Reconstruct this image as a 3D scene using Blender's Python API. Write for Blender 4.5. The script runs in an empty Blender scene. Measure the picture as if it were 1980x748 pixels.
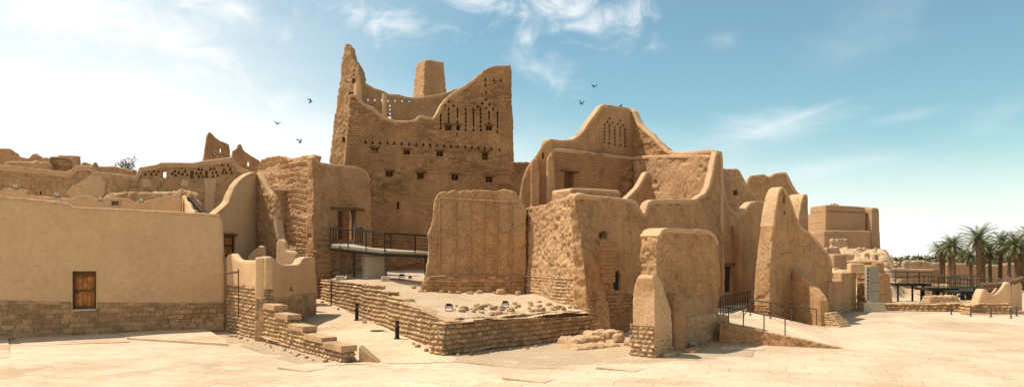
import bpy, bmesh, math, random
import numpy as np
from mathutils import Vector, Matrix, Euler

random.seed(7)
rng = np.random.default_rng(7)
SC = bpy.context.scene
COL = SC.collection
R = math.radians
F, CX, HZ, CAMZ = 1400.0, 990.0, 495.0, 4.0      # focal length in photo pixels, principal column, horizon row, eye height


# ------------------------------------------------------------------ camera maths
def pt(px, py, d):
    return Vector(((px - CX) / F * d, d, CAMZ + (HZ - py) / F * d))


def gp(px, py, z=0.0):
    d = (CAMZ - z) * F / (py - HZ)
    return Vector(((px - CX) / F * d, d, z))


# ------------------------------------------------------------------ numpy noise
def _h(ix, iy, iz):
    n = (ix.astype(np.int64) * 374761393 + iy.astype(np.int64) * 668265263 + iz.astype(np.int64) * 1274126177) & 0xFFFFFFFF
    n = ((n ^ (n >> 13)) * 1103515245) & 0xFFFFFFFF
    n = ((n ^ (n >> 16)) * 2246822519) & 0xFFFFFFFF
    n = n ^ (n >> 15)
    return (n & 0xFFFFFF) / float(0xFFFFFF)


def vnoise(p):
    i = np.floor(p).astype(np.int64)
    f = p - i
    u = f * f * (3 - 2 * f)
    r = 0
    for a in (0, 1):
        for b in (0, 1):
            for c in (0, 1):
                w = (u[:, 0] if a else 1 - u[:, 0]) * (u[:, 1] if b else 1 - u[:, 1]) * (u[:, 2] if c else 1 - u[:, 2])
                r = r + w * _h(i[:, 0] + a, i[:, 1] + b, i[:, 2] + c)
    return r


def fbm(p, o=3, g=0.5):
    s = 0
    a = 1.0
    t = 0
    for k in range(o):
        s = s + a * (vnoise(p * 2.03 ** k + 17.3 * k) - 0.5)
        t += a
        a *= g
    return s / t * 2


def sst(a, b, x):
    t = np.clip((x - a) / (b - a), 0, 1)
    return t * t * (3 - 2 * t)


def hash1(a, b=0):
    a = np.asarray(a).astype(np.int64)
    return _h(a, np.zeros_like(a) + b, np.zeros_like(a) + 11)


def hash2(a, b, k=0):
    return _h(np.asarray(a).astype(np.int64), np.asarray(b).astype(np.int64), np.asarray(a).astype(np.int64) * 0 + k)


def stones(u, z, p, h, w, gap=0.05):
    z2 = z + 0.10 * h * 4 * (vnoise(p * 0.8) - 0.5)
    row = np.floor(z2 / h)
    fz = z2 / h - row
    ww = w * (0.75 + 0.6 * hash1(row, 5))
    uu = u / ww + hash1(row, 3) * 7 + 0.25 * (vnoise(p * 2.1 + 9) - 0.5)
    col = np.floor(uu)
    fu = uu - col
    e = np.minimum(np.minimum(fu, 1 - fu) * ww, np.minimum(fz, 1 - fz) * h)
    prof = sst(0, gap, e)
    CELL['joint'] = 1 - sst(0, gap * .7, e)
    CELL['tint'] = hash2(row, col) - 0.5
    return prof, hash2(row, col)


CELL = {}


def displace(style, co, n, seed, amp=1.0):
    CELL.clear()
    p = co + seed
    ay, ax, az = abs(n[:, 1]), abs(n[:, 0]), abs(n[:, 2])
    u = np.where(ay >= ax, co[:, 0], co[:, 1] + 31.7)
    z = co[:, 2]
    side = 1 - sst(0.55, 0.8, az)
    if style == 'plaster':
        d = 0.07 * fbm(p * 0.7, 3) + 0.018 * fbm(p * 4.0, 2)
    elif style == 'smooth':
        d = 0.05 * fbm(p * 0.5, 2) + 0.010 * fbm(p * 3.0, 2)
    elif style == 'rough':
        d = 0.11 * fbm(p * 0.9, 3) + 0.11 * (np.abs(fbm(p * 2.6, 3)) - 0.2) + 0.11 * fbm(p * 5.5, 3)
    elif style == 'brick':                       # mud brick courses showing through worn plaster
        prof, r = stones(u, z, p, 0.19, 0.42, 0.06)
        m = sst(-0.25, 0.25, fbm(p * np.array([0.25, 0.25, 0.35]), 3) + 0.08)
        d = 0.08 * fbm(p * 0.6, 3) + side * m * (0.075 * (prof - 1) + 0.06 * (r - 0.5)) + 0.04 * fbm(p * 5, 2)
        CELL['joint'] = CELL['joint'] * m * .7
        CELL['tint'] = CELL['tint'] * m
    elif style == 'erode':                       # plaster with ragged fallen patches
        f = fbm(p * np.array([0.55, 0.55, 0.5]), 4)
        m = sst(-0.04, 0.04, f)
        d = 0.07 * fbm(p * 0.6, 3) - side * m * 0.06 + side * m * 0.11 * fbm(p * 4, 3) + 0.03 * fbm(p * 6, 3)
        cr = np.abs(fbm(p * np.array([0.5, 0.5, 0.22]) + 40, 3))
        d = d - side * 0.05 * (1 - sst(0.0, 0.03, cr))
    elif style == 'strata':                      # worn rammed layers, each lip overhanging the next
        zz = z + 0.32 * fbm(p * np.array([0.55, 0.55, 0.2]), 3)
        row = np.floor(zz / 0.40)
        fz = zz / 0.40 - row
        m = sst(-0.45, 0.2, fbm(p * np.array([0.3, 0.3, 0.5]) + row[:, None] * 3.1, 2) + 0.12)
        lip = sst(0.0, 0.2, fz) * (0.35 + 0.65 * fz)
        d = 0.05 * fbm(p * 0.6, 2) + side * m * (0.22 * lip - 0.14) + 0.07 * (np.abs(fbm(p * 3.2, 3)) - 0.2) + 0.04 * fbm(p * 6, 2)
    elif style == 'stone':
        prof, r = stones(u, z, p, 0.21, 0.31, 0.10)
        d = side * (0.12 * (prof - 1) + 0.07 * (r - 0.5)) + 0.05 * fbm(p * 0.8, 2) + 0.04 * fbm(p * 5, 3)
    elif style == 'smallstone':
        prof, r = stones(u, z, p, 0.18, 0.28, 0.085)
        d = side * (0.10 * (prof - 1) + 0.06 * (r - 0.5)) + 0.07 * fbm(p * 0.7, 3) + 0.03 * fbm(p * 6, 2)
    elif style == 'neatstone':
        prof, r = stones(u, z, p, 0.24, 0.42, 0.04)
        m = 0.35 + 0.65 * sst(-0.2, 0.3, fbm(p * 0.4, 2))
        d = side * m * (0.05 * (prof - 1) + 0.03 * (r - 0.5)) + 0.02 * fbm(p * 5, 2)
    elif style == 'rubble':
        d = 0.25 * (np.abs(fbm(p * 1.3, 4)) - 0.2) + 0.10 * fbm(p * 5, 2)
    else:
        d = 0 * z
    return d * amp


# ------------------------------------------------------------------ materials
MATS = {}


def nn(nt, t, **k):
    n = nt.nodes.new(t)
    for a, b in k.items():
        setattr(n, a, b)
    return n


def new_mat(name):
    m = bpy.data.materials.new(name)
    m.use_nodes = True
    nt = m.node_tree
    b = nt.nodes['Principled BSDF']
    b.inputs['Roughness'].default_value = 0.95
    b.inputs['Specular IOR Level'].default_value = 0.12
    MATS[name] = m
    return m, nt, b


def ramp(nt, stops):
    r = nn(nt, 'ShaderNodeValToRGB')
    el = r.color_ramp.elements
    while len(el) > 1:
        el.remove(el[-1])
    el[0].position = stops[0][0]
    el[0].color = (*stops[0][1], 1)
    for p, c in stops[1:]:
        e = el.new(p)
        e.color = (*c, 1)
    return r


def scl(c, s):
    return tuple(min(0.95, x * s) for x in c)


def earth(name, base, patch=None, patch_amt=0.5, contrast=0.22, bump=0.5, fine=28.0, streak=0.15, cracks=0.0, brick=None, grain=0.95):
    """weathered earth: big tonal patches, fine grain, rain streaks, optional cracks and courses"""
    m, nt, b = new_mat(name)
    L = nt.links.new
    tc = nn(nt, 'ShaderNodeTexCoord')
    oi = nn(nt, 'ShaderNodeObjectInfo')
    ad = nn(nt, 'ShaderNodeVectorMath', operation='MULTIPLY_ADD')
    cmb = nn(nt, 'ShaderNodeCombineXYZ')
    for i in range(3):
        L(oi.outputs['Random'], cmb.inputs[i])
    L(cmb.outputs[0], ad.inputs[0])
    ad.inputs[1].default_value = (60, 37, 23)
    L(tc.outputs['Object'], ad.inputs[2])
    V = ad.outputs[0]

    def noise(scale, det=4, rough=0.6, vec=V, dist=0.0):
        n = nn(nt, 'ShaderNodeTexNoise')
        n.inputs['Scale'].default_value = scale
        n.inputs['Detail'].default_value = det
        n.inputs['Roughness'].default_value = rough
        n.inputs['Distortion'].default_value = dist
        L(vec, n.inputs['Vector'])
        return n.outputs['Fac']
    n1 = noise(0.45, 5, 0.62, dist=0.6)
    r1 = ramp(nt, [(0.30, scl(base, 1 - contrast)), (0.5, base), (0.72, scl(base, 1 + contrast))])
    L(n1, r1.inputs[0])
    colr = r1.outputs[0]

    def mix(fac, c2, blend='MIX', amt=1.0):
        nonlocal colr
        mx = nn(nt, 'ShaderNodeMix', data_type='RGBA', blend_type=blend)
        if fac is None:
            mx.inputs[0].default_value = amt
        else:
            mm = nn(nt, 'ShaderNodeMath', operation='MULTIPLY')
            L(fac, mm.inputs[0])
            mm.inputs[1].default_value = amt
            L(mm.outputs[0], mx.inputs[0])
        L(colr, mx.inputs[6])
        if isinstance(c2, tuple):
            mx.inputs[7].default_value = (*c2, 1)
        else:
            L(c2, mx.inputs[7])
        colr = mx.outputs[2]
    if patch:
        n2 = noise(0.22, 6, 0.65, dist=0.8)
        r2 = ramp(nt, [(0.48, (0, 0, 0)), (0.58, (1, 1, 1))])
        L(n2, r2.inputs[0])
        mix(r2.outputs[0], patch, amt=patch_amt)
    n3 = noise(1.9, 7, 0.7, dist=1.2)
    r3 = ramp(nt, [(0.32, (0.74, 0.71, 0.68)), (0.46, (1, 1, 1)), (0.60, (1, 1, 1)), (0.74, (1.2, 1.19, 1.17))])
    L(n3, r3.inputs[0])
    mix(None, r3.outputs[0], 'MULTIPLY', min(1, 2.6 * contrast))
    ng = noise(fine * 0.35, 5, 0.7)
    rg = ramp(nt, [(0.3, (0.62, 0.60, 0.57)), (0.5, (1, 1, 1)), (0.72, (1.25, 1.24, 1.22))])
    L(ng, rg.inputs[0])
    mix(None, rg.outputs[0], 'MULTIPLY', grain)
    if streak:
        mp = nn(nt, 'ShaderNodeMapping')
        mp.inputs['Scale'].default_value = (1.6, 1.6, 0.14)
        L(V, mp.inputs[0])
        ns = noise(1.3, 5, 0.6, mp.outputs[0])
        rs = ramp(nt, [(0.36, (0.62, 0.58, 0.54)), (0.54, (1, 1, 1))])
        L(ns, rs.inputs[0])
        mix(None, rs.outputs[0], 'MULTIPLY', streak)
    hsum = None

    def addh(sock, k):
        nonlocal hsum
        mm = nn(nt, 'ShaderNodeMath', operation='MULTIPLY_ADD')
        L(sock, mm.inputs[0])
        mm.inputs[1].default_value = k
        if hsum is None:
            mm.inputs[2].default_value = 0
        else:
            L(hsum, mm.inputs[2])
        hsum = mm.outputs[0]
    addh(noise(fine * 0.22, 6, 0.7), 1.0)
    addh(noise(fine, 3, 0.6), 0.45)
    if cracks:
        vo = nn(nt, 'ShaderNodeTexVoronoi', feature='DISTANCE_TO_EDGE')
        vo.inputs['Scale'].default_value = 0.7
        nw = nn(nt, 'ShaderNodeTexNoise')
        nw.inputs['Scale'].default_value = 1.6
        nw.inputs['Detail'].default_value = 4
        L(V, nw.inputs['Vector'])
        mv = nn(nt, 'ShaderNodeVectorMath', operation='MULTIPLY_ADD')
        L(nw.outputs['Color'], mv.inputs[0])
        mv.inputs[1].default_value = (1.4, 1.4, 1.4)
        L(V, mv.inputs[2])
        L(mv.outputs[0], vo.inputs['Vector'])
        rc = ramp(nt, [(0.0, (0, 0, 0)), (0.018, (1, 1, 1))])
        L(vo.outputs['Distance'], rc.inputs[0])
        addh(rc.outputs[0], cracks)
    if brick:
        bw, bh, amt = brick
        sx = nn(nt, 'ShaderNodeSeparateXYZ')
        L(tc.outputs['Object'], sx.inputs[0])
        sn = nn(nt, 'ShaderNodeSeparateXYZ')
        L(tc.outputs['Normal'], sn.inputs[0])
        an = nn(nt, 'ShaderNodeMath', operation='ABSOLUTE')
        L(sn.outputs[0], an.inputs[0])
        gt = nn(nt, 'ShaderNodeMath', operation='GREATER_THAN')
        L(an.outputs[0], gt.inputs[0])
        gt.inputs[1].default_value = 0.7
        mu = nn(nt, 'ShaderNodeMix', data_type='FLOAT')
        L(gt.outputs[0], mu.inputs[0])
        L(sx.outputs[0], mu.inputs[2])
        L(sx.outputs[1], mu.inputs[3])
        cb = nn(nt, 'ShaderNodeCombineXYZ')
        L(mu.outputs[0], cb.inputs[0])
        L(sx.outputs[2], cb.inputs[1])
        nw = nn(nt, 'ShaderNodeTexNoise')
        nw.inputs['Scale'].default_value = 1.7
        nw.inputs['Detail'].default_value = 4
        L(V, nw.inputs['Vector'])
        mv = nn(nt, 'ShaderNodeVectorMath', operation='MULTIPLY_ADD')
        L(nw.outputs['Color'], mv.inputs[0])
        mv.inputs[1].default_value = (0.16, 0.16, 0)
        L(cb.outputs[0], mv.inputs[2])
        bt = nn(nt, 'ShaderNodeTexBrick')
        bt.inputs['Scale'].default_value = 1
        bt.inputs['Brick Width'].default_value = bw
        bt.inputs['Row Height'].default_value = bh
        bt.inputs['Mortar Size'].default_value = bh * 0.09
        bt.inputs['Mortar Smooth'].default_value = 0.6
        bt.inputs['Color1'].default_value = (1, 1, 1, 1)
        bt.inputs['Color2'].default_value = (0.82, 0.80, 0.78, 1)
        bt.inputs['Mortar'].default_value = (0.8, 0.78, 0.75, 1)
        L(mv.outputs[0], bt.inputs['Vector'])
        inv = nn(nt, 'ShaderNodeMath', operation='SUBTRACT')
        inv.inputs[0].default_value = 1
        L(bt.outputs['Fac'], inv.inputs[1])
        nm = noise(0.5, 4, 0.6)
        rm = ramp(nt, [(0.38, (0.05, 0.05, 0.05)), (0.58, (1, 1, 1))])
        L(nm, rm.inputs[0])
        mm = nn(nt, 'ShaderNodeMath', operation='MULTIPLY')
        L(inv.outputs[0], mm.inputs[0])
        L(rm.outputs[0], mm.inputs[1])
        addh(mm.outputs[0], amt)
        mix(rm.outputs[0], bt.outputs['Color'], 'MULTIPLY', 0.6)
    # each stone or brick has its own tint; the earth mortar between them is darker
    at = nn(nt, 'ShaderNodeAttribute', attribute_name='tint')
    rt = nn(nt, 'ShaderNodeMapRange')
    L(at.outputs['Fac'], rt.inputs[0])
    rt.inputs[1].default_value, rt.inputs[2].default_value = -.5, .5
    rt.inputs[3].default_value, rt.inputs[4].default_value = .72, 1.28
    cc = nn(nt, 'ShaderNodeCombineXYZ')
    for i in range(3):
        L(rt.outputs[0], cc.inputs[i])
    mix(None, cc.outputs[0], 'MULTIPLY', 1.0)
    aj = nn(nt, 'ShaderNodeAttribute', attribute_name='joint')
    mix(aj.outputs['Fac'], scl(base, 0.52), 'MIX', 0.8)
    bu = nn(nt, 'ShaderNodeBump')
    bu.inputs['Strength'].default_value = bump
    bu.inputs['Distance'].default_value = 0.09
    L(hsum, bu.inputs['Height'])
    L(bu.outputs[0], b.inputs['Normal'])
    L(colr, b.inputs['Base Color'])
    return m


def plain(name, col, rough=0.6, metal=0.0, var=0.15, scale=6.0, spec=0.3):
    m, nt, b = new_mat(name)
    tc = nn(nt, 'ShaderNodeTexCoord')
    n = nn(nt, 'ShaderNodeTexNoise')
    n.inputs['Scale'].default_value = scale
    n.inputs['Detail'].default_value = 4
    nt.links.new(tc.outputs['Object'], n.inputs['Vector'])
    r = ramp(nt, [(0.3, scl(col, 1 - var)), (0.7, scl(col, 1 + var))])
    nt.links.new(n.outputs['Fac'], r.inputs[0])
    nt.links.new(r.outputs[0], b.inputs['Base Color'])
    b.inputs['Roughness'].default_value = rough
    b.inputs['Metallic'].default_value = metal
    b.inputs['Specular IOR Level'].default_value = spec
    return m


MUD = (0.48, 0.268, 0.124)
PALE = (0.60, 0.388, 0.208)
earth('mud_plaster', MUD, patch=(0.50, 0.315, 0.165), patch_amt=0.55, bump=0.85, cracks=0.5, streak=0.3)
earth('mud_brick', scl(MUD, 0.97), patch=scl(MUD, 1.14), patch_amt=0.4, bump=0.9, brick=(0.42, 0.19, 1.5), streak=0.2)
earth('rough_mud', (0.475, 0.29, 0.148), patch=scl(MUD, 0.85), patch_amt=0.4, bump=0.9, fine=20, streak=0.1)
earth('pale_plaster', PALE, patch=scl(PALE, 0.90), patch_amt=0.45, contrast=0.07, bump=0.14, fine=14, streak=0.10, grain=0.3, cracks=0.3)
earth('coping', (0.54, 0.342, 0.182), patch=(0.50, 0.315, 0.17), patch_amt=0.5, contrast=0.12, bump=0.35, streak=0)
earth('limestone', (0.50, 0.325, 0.175), patch=(0.46, 0.285, 0.14), patch_amt=0.5, contrast=0.25, bump=0.8, fine=22, streak=0.12)
earth('plinth_stone', (0.44, 0.272, 0.135), patch=(0.46, 0.30, 0.16), patch_amt=0.4, contrast=0.2, bump=0.6, brick=(0.42, 0.24, 0.8), streak=0.2)
earth('dirt', (0.50, 0.365, 0.23), patch=(0.54, 0.405, 0.265), patch_amt=0.6, contrast=0.15, bump=0.7, fine=30, streak=0)
earth('gravel', (0.56, 0.41, 0.255), patch=(0.53, 0.38, 0.23), patch_amt=0.4, contrast=0.1, bump=0.9, fine=60, streak=0)
earth('far_plaster', (0.41, 0.255, 0.14), patch=(0.375, 0.225, 0.118), patch_amt=0.4, contrast=0.08, bump=0.2, streak=0.2)
earth('far_rubble', (0.50, 0.345, 0.20), patch=(0.40, 0.255, 0.13), patch_amt=0.5, contrast=0.3, bump=0.9, fine=8, streak=0)
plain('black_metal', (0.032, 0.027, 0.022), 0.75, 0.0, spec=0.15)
plain('dark_grey_metal', (0.085, 0.07, 0.052), 0.75, 0.0, spec=0.15)
plain('deck_edge', (0.40, 0.33, 0.225), 0.85, spec=0.1)
plain('grey_cabinet', (0.36, 0.31, 0.22), 0.55, var=0.06)
plain('lamp_white', (0.55, 0.51, 0.44), 0.4, var=0.04)
plain('lamp_glass', (0.55, 0.55, 0.52), 0.15, var=0.03, spec=0.5)
plain('old_timber', (0.14, 0.075, 0.035), 0.9, var=0.35, scale=9)
plain('door_wood', (0.36, 0.145, 0.03), 0.55, var=0.4, scale=5)
plain('door_wood_dark', (0.12, 0.04, 0.012), 0.6, var=0.3, scale=7)
plain('brass', (0.55, 0.40, 0.2), 0.35, 0.8, var=0.1)
plain('concrete', (0.45, 0.365, 0.25), 0.9, var=0.12, scale=3)
plain('palm_leaf', (0.145, 0.16, 0.065), 0.6, var=0.45, scale=2.5, spec=0.25)
plain('dry_leaf', (0.26, 0.18, 0.09), 0.9, var=0.35, scale=3)
plain('palm_bark', (0.14, 0.085, 0.045), 0.95, var=0.4, scale=9)
plain('bush_leaf', (0.085, 0.095, 0.045), 0.7, var=0.35, scale=0.6)
plain('twig', (0.12, 0.08, 0.05), 0.95, var=0.3)
plain('bird_grey', (0.055, 0.055, 0.06), 0.8, var=0.4, scale=12)
plain('screen_glass', (0.25, 0.225, 0.155), 0.2, var=0.08, spec=0.5)


def paving(name, a, b2, joint, bump=0.35, w=1.3, h=0.8, rot=0.0):
    """bleached flagstones: joints, flecks and broad trodden-pale areas"""
    m, nt, b = new_mat(name)
    L = nt.links.new
    tc = nn(nt, 'ShaderNodeTexCoord')
    mp = nn(nt, 'ShaderNodeMapping')
    mp.inputs['Rotation'].default_value = (0, 0, rot)
    L(tc.outputs['Object'], mp.inputs[0])
    V = mp.outputs[0]

    def noise(s, d=5, r=0.6, v=V, dist=0):
        n = nn(nt, 'ShaderNodeTexNoise')
        n.inputs['Scale'].default_value = s
        n.inputs['Detail'].default_value = d
        n.inputs['Roughness'].default_value = r
        n.inputs['Distortion'].default_value = dist
        L(v, n.inputs['Vector'])
        return n.outputs['Fac']
    r1 = ramp(nt, [(0.36, b2), (0.5, a), (0.66, scl(a, 1.12))])
    L(noise(0.16, 6, 0.65, dist=0.7), r1.inputs[0])
    br = nn(nt, 'ShaderNodeTexBrick')
    br.inputs['Scale'].default_value = 1
    br.inputs['Brick Width'].default_value = w
    br.inputs['Row Height'].default_value = h
    br.inputs['Mortar Size'].default_value = 0.02
    br.inputs['Mortar Smooth'].default_value = 0.4
    br.inputs['Bias'].default_value = -0.2
    br.inputs['Color1'].default_value = (1.06, 1.05, 1.04, 1)
    br.inputs['Color2'].default_value = (0.80, 0.75, 0.69, 1)
    br.inputs['Mortar'].default_value = (0.55, 0.47, 0.39, 1)
    nw = nn(nt, 'ShaderNodeTexNoise')
    nw.inputs['Scale'].default_value = 0.9
    nw.inputs['Detail'].default_value = 5
    L(V, nw.inputs['Vector'])
    mv = nn(nt, 'ShaderNodeVectorMath', operation='MULTIPLY_ADD')
    L(nw.outputs['Color'], mv.inputs[0])
    mv.inputs[1].default_value = (0.5, 0.5, 0)
    L(V, mv.inputs[2])
    L(mv.outputs[0], br.inputs['Vector'])
    mk = ramp(nt, [(0.42, (0.1, 0.1, 0.1)), (0.62, (0.9, 0.9, 0.9))])
    L(noise(0.35, 4, 0.6), mk.inputs[0])
    mx = nn(nt, 'ShaderNodeMix', data_type='RGBA', blend_type='MULTIPLY')
    L(mk.outputs[0], mx.inputs[0])
    L(r1.outputs[0], mx.inputs[6])
    L(br.outputs['Color'], mx.inputs[7])
    # ochre flecks worn into the stone
    mf = nn(nt, 'ShaderNodeMapping')
    mf.inputs['Scale'].default_value = (0.7, 1.7, 1)
    L(V, mf.inputs[0])
    rf = ramp(nt, [(0.55, (0, 0, 0)), (0.66, (1, 1, 1))])
    L(noise(1.1, 8, 0.72, mf.outputs[0], 1.0), rf.inputs[0])
    mul = nn(nt, 'ShaderNodeMath', operation='MULTIPLY')
    L(rf.outputs[0], mul.inputs[0])
    mul.inputs[1].default_value = 0.7
    mx2 = nn(nt, 'ShaderNodeMix', data_type='RGBA')
    L(mul.outputs[0], mx2.inputs[0])
    L(mx.outputs[2], mx2.inputs[6])
    mx2.inputs[7].default_value = (*joint, 1)
    rg = ramp(nt, [(0.3, (0.84, 0.82, 0.8)), (0.7, (1.1, 1.1, 1.1))])
    L(noise(9, 5, 0.7), rg.inputs[0])
    mx3 = nn(nt, 'ShaderNodeMix', data_type='RGBA', blend_type='MULTIPLY')
    mx3.inputs[0].default_value = 0.8
    L(mx2.outputs[2], mx3.inputs[6])
    L(rg.outputs[0], mx3.inputs[7])
    L(mx3.outputs[2], b.inputs['Base Color'])
    hh = nn(nt, 'ShaderNodeMath', operation='MULTIPLY_ADD')
    L(noise(3, 6, 0.7), hh.inputs[0])
    hh.inputs[1].default_value = 0.7
    iv = nn(nt, 'ShaderNodeMath', operation='SUBTRACT')
    iv.inputs[0].default_value = 0.5
    L(br.outputs['Fac'], iv.inputs[1])
    L(iv.outputs[0], hh.inputs[2])
    bu = nn(nt, 'ShaderNodeBump')
    bu.inputs['Strength'].default_value = bump
    bu.inputs['Distance'].default_value = 0.05
    L(hh.outputs[0], bu.inputs['Height'])
    L(bu.outputs[0], b.inputs['Normal'])
    return m


paving('plaza_paving', (0.56, 0.425, 0.29), (0.475, 0.345, 0.22), (0.42, 0.27, 0.14), rot=0.35)
paving('path_paving', (0.57, 0.43, 0.28), (0.49, 0.36, 0.225), (0.43, 0.28, 0.15), w=1.0, h=0.7, rot=-0.5)


# ------------------------------------------------------------------ object helpers
def tag(o, label=None, cat=None, group=None, kind=None):
    if label:
        o['label'] = label
    if cat:
        o['category'] = cat
    if group:
        o['group'] = group
    if kind:
        o['kind'] = kind
    return o


def thing(name, label, cat, loc, group=None):
    o = bpy.data.objects.new(name, None)
    o.empty_display_size = 0.3
    COL.objects.link(o)
    o.location = loc
    return tag(o, label, cat, group)


def wloc(o):
    v = Vector((0, 0, 0))
    while o:
        v += o.location
        o = o.parent
    return v


def wrot(o):
    a = 0
    while o:
        a += o.rotation_euler.z
        o = o.parent
    return a


def mesh_from(bm, name):
    bmesh.ops.recalc_face_normals(bm, faces=bm.faces[:])
    me = bpy.data.meshes.new(name)
    bm.to_mesh(me)
    bm.free()
    return me


def obj(name, bm, mat, parent=None, loc=None, smooth=False, angle=40):
    """link a bmesh given in world coordinates as one object"""
    base = Vector(loc) if loc is not None else (wloc(parent) if parent else Vector((0, 0, 0)))
    if loc is None and parent is None:
        lo = Vector([min(v.co[i] for v in bm.verts) for i in range(3)])
        hi = Vector([max(v.co[i] for v in bm.verts) for i in range(3)])
        base = Vector(((lo.x + hi.x) / 2, (lo.y + hi.y) / 2, lo.z))
    bmesh.ops.translate(bm, verts=bm.verts[:], vec=-base)
    me = mesh_from(bm, name)
    if smooth:
        for p in me.polygons:
            p.use_smooth = True
        me.set_sharp_from_angle(angle=R(angle))
    me.materials.append(MATS[mat])
    o = bpy.data.objects.new(name, me)
    COL.objects.link(o)
    if parent:
        o.parent = parent
        rz = wrot(parent)
        o.location = Matrix.Rotation(-rz, 3, 'Z') @ (base - wloc(parent))
        o.rotation_euler = (0, 0, -rz)
    else:
        o.location = base
    return o


def copy_tree(o, parent=None):
    c = o.copy()
    COL.objects.link(c)
    if parent:
        c.parent = parent
    for ch in list(o.children):
        copy_tree(ch, c)
    return c


def box(bm, c, s, rz=0.0, taper=1.0, rx=0.0):
    """c = centre of the bottom face, s = size"""
    M = Matrix.Translation(Vector(c)) @ Matrix.Rotation(rz, 4, 'Z') @ Matrix.Rotation(rx, 4, 'X')
    vs = []
    for z, k in ((0, 1.0), (s[2], taper)):
        for x, y in ((-.5, -.5), (.5, -.5), (.5, .5), (-.5, .5)):
            vs.append(bm.verts.new(M @ Vector((x * s[0] * k, y * s[1] * k, z))))
    for f in ((3, 2, 1, 0), (4, 5, 6, 7), (0, 1, 5, 4), (1, 2, 6, 5), (2, 3, 7, 6), (3, 0, 4, 7)):
        bm.faces.new([vs[i] for i in f])
    return vs


def tube(bm, p0, p1, r0, r1=None, seg=8):
    r1 = r0 if r1 is None else r1
    p0, p1 = Vector(p0), Vector(p1)
    d = (p1 - p0).normalized()
    a = d.orthogonal().normalized()
    b = d.cross(a)
    rings = []
    for p, r in ((p0, r0), (p1, r1)):
        rings.append([bm.verts.new(p + (a * math.cos(2 * math.pi * i / seg) + b * math.sin(2 * math.pi * i / seg)) * r) for i in range(seg)])
    for i in range(seg):
        j = (i + 1) % seg
        bm.faces.new((rings[0][i], rings[0][j], rings[1][j], rings[1][i]))
    bm.faces.new(rings[0][::-1])
    bm.faces.new(rings[1])


def prism(bm, poly, z0, z1):
    """vertical prism over a plan polygon; z0, z1 numbers or lists"""
    n = len(poly)
    zb = z0 if isinstance(z0, (list, tuple)) else [z0] * n
    zt = z1 if isinstance(z1, (list, tuple)) else [z1] * n
    lo = [bm.verts.new((p[0], p[1], zb[i])) for i, p in enumerate(poly)]
    hi = [bm.verts.new((p[0], p[1], zt[i])) for i, p in enumerate(poly)]
    bm.faces.new(lo[::-1])
    bm.faces.new(hi)
    for i in range(n):
        j = (i + 1) % n
        bm.faces.new((lo[i], lo[j], hi[j], hi[i]))


class Plane:
    """vertical (or battered) wall face standing on the plan line a-b; x along it, y into the wall, z up"""

    def __init__(s, a, b, k=0.0, z0=0.0, off=0.0):
        A = Vector(((a[0] - CX) / F * a[1], a[1])) if not isinstance(a, Vector) else a.copy()
        B = Vector(((b[0] - CX) / F * b[1], b[1])) if not isinstance(b, Vector) else b.copy()
        s.u = (B - A).normalized()
        s.n = Vector((-s.u.y, s.u.x))
        s.A = A + s.n * off
        s.len = (B - A).length
        s.k, s.z0 = k, z0
        s.yaw = math.atan2(s.u.y, s.u.x)
        s.O = Vector((s.A.x, s.A.y, z0))

    def loc(s, px, py):
        d = Vector(((px - CX) / F, 1.0, (HZ - py) / F))
        c = Vector((0, 0, CAMZ)) - s.O
        # (c + t d).n = k * (c + t d).z
        cn = c.x * s.n.x + c.y * s.n.y
        dn = d.x * s.n.x + d.y * s.n.y
        t = (s.k * c.z - cn) / (dn - s.k * d.z)
        p = c + d * t
        return (p.x * s.u.x + p.y * s.u.y, p.z)

    def world(s, x, y, z):
        return Vector((s.O.x + s.u.x * x + s.n.x * y, s.O.y + s.u.y * x + s.n.y * y, s.O.z + z))


TMP = bpy.data.objects.new('tmp', bpy.data.meshes.new('tmp'))


def remesh(bm, voxel, smooth, fac=0.5):
    me = bpy.data.meshes.new('t')
    bmesh.ops.triangulate(bm, faces=bm.faces[:])
    bmesh.ops.recalc_face_normals(bm, faces=bm.faces[:])
    bm.to_mesh(me)
    bm.free()
    o = bpy.data.objects.new('t', me)
    COL.objects.link(o)
    m = o.modifiers.new('r', 'REMESH')
    m.mode = 'VOXEL'
    m.voxel_size = voxel
    if smooth:
        m2 = o.modifiers.new('s', 'SMOOTH')
        m2.iterations = smooth
        m2.factor = fac
    dg = bpy.context.evaluated_depsgraph_get()
    out = bpy.data.meshes.new_from_object(o.evaluated_get(dg))
    bpy.data.objects.remove(o)
    bpy.data.meshes.remove(me)
    return out


def apply_disp(me, style, amp=1.0, extra=None):
    n = len(me.vertices)
    co = np.empty(n * 3)
    me.vertices.foreach_get('co', co)
    co = co.reshape(-1, 3)
    no = np.empty(n * 3)
    me.vertex_normals.foreach_get('vector', no)
    no = no.reshape(-1, 3)
    seed = rng.uniform(0, 200, 3)
    d = displace(style, co, no, seed, amp)
    if extra is not None:
        d = d + extra(co, no)
    side = 1 - sst(0.55, 0.8, abs(no[:, 2]))
    for nm, v in list(CELL.items()):
        at = me.attributes.new(nm, 'FLOAT', 'POINT')
        at.data.foreach_set('value', (v * side).astype(np.float32))
    co = co + no * d[:, None]
    me.vertices.foreach_set('co', co.ravel())
    me.update()


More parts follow.
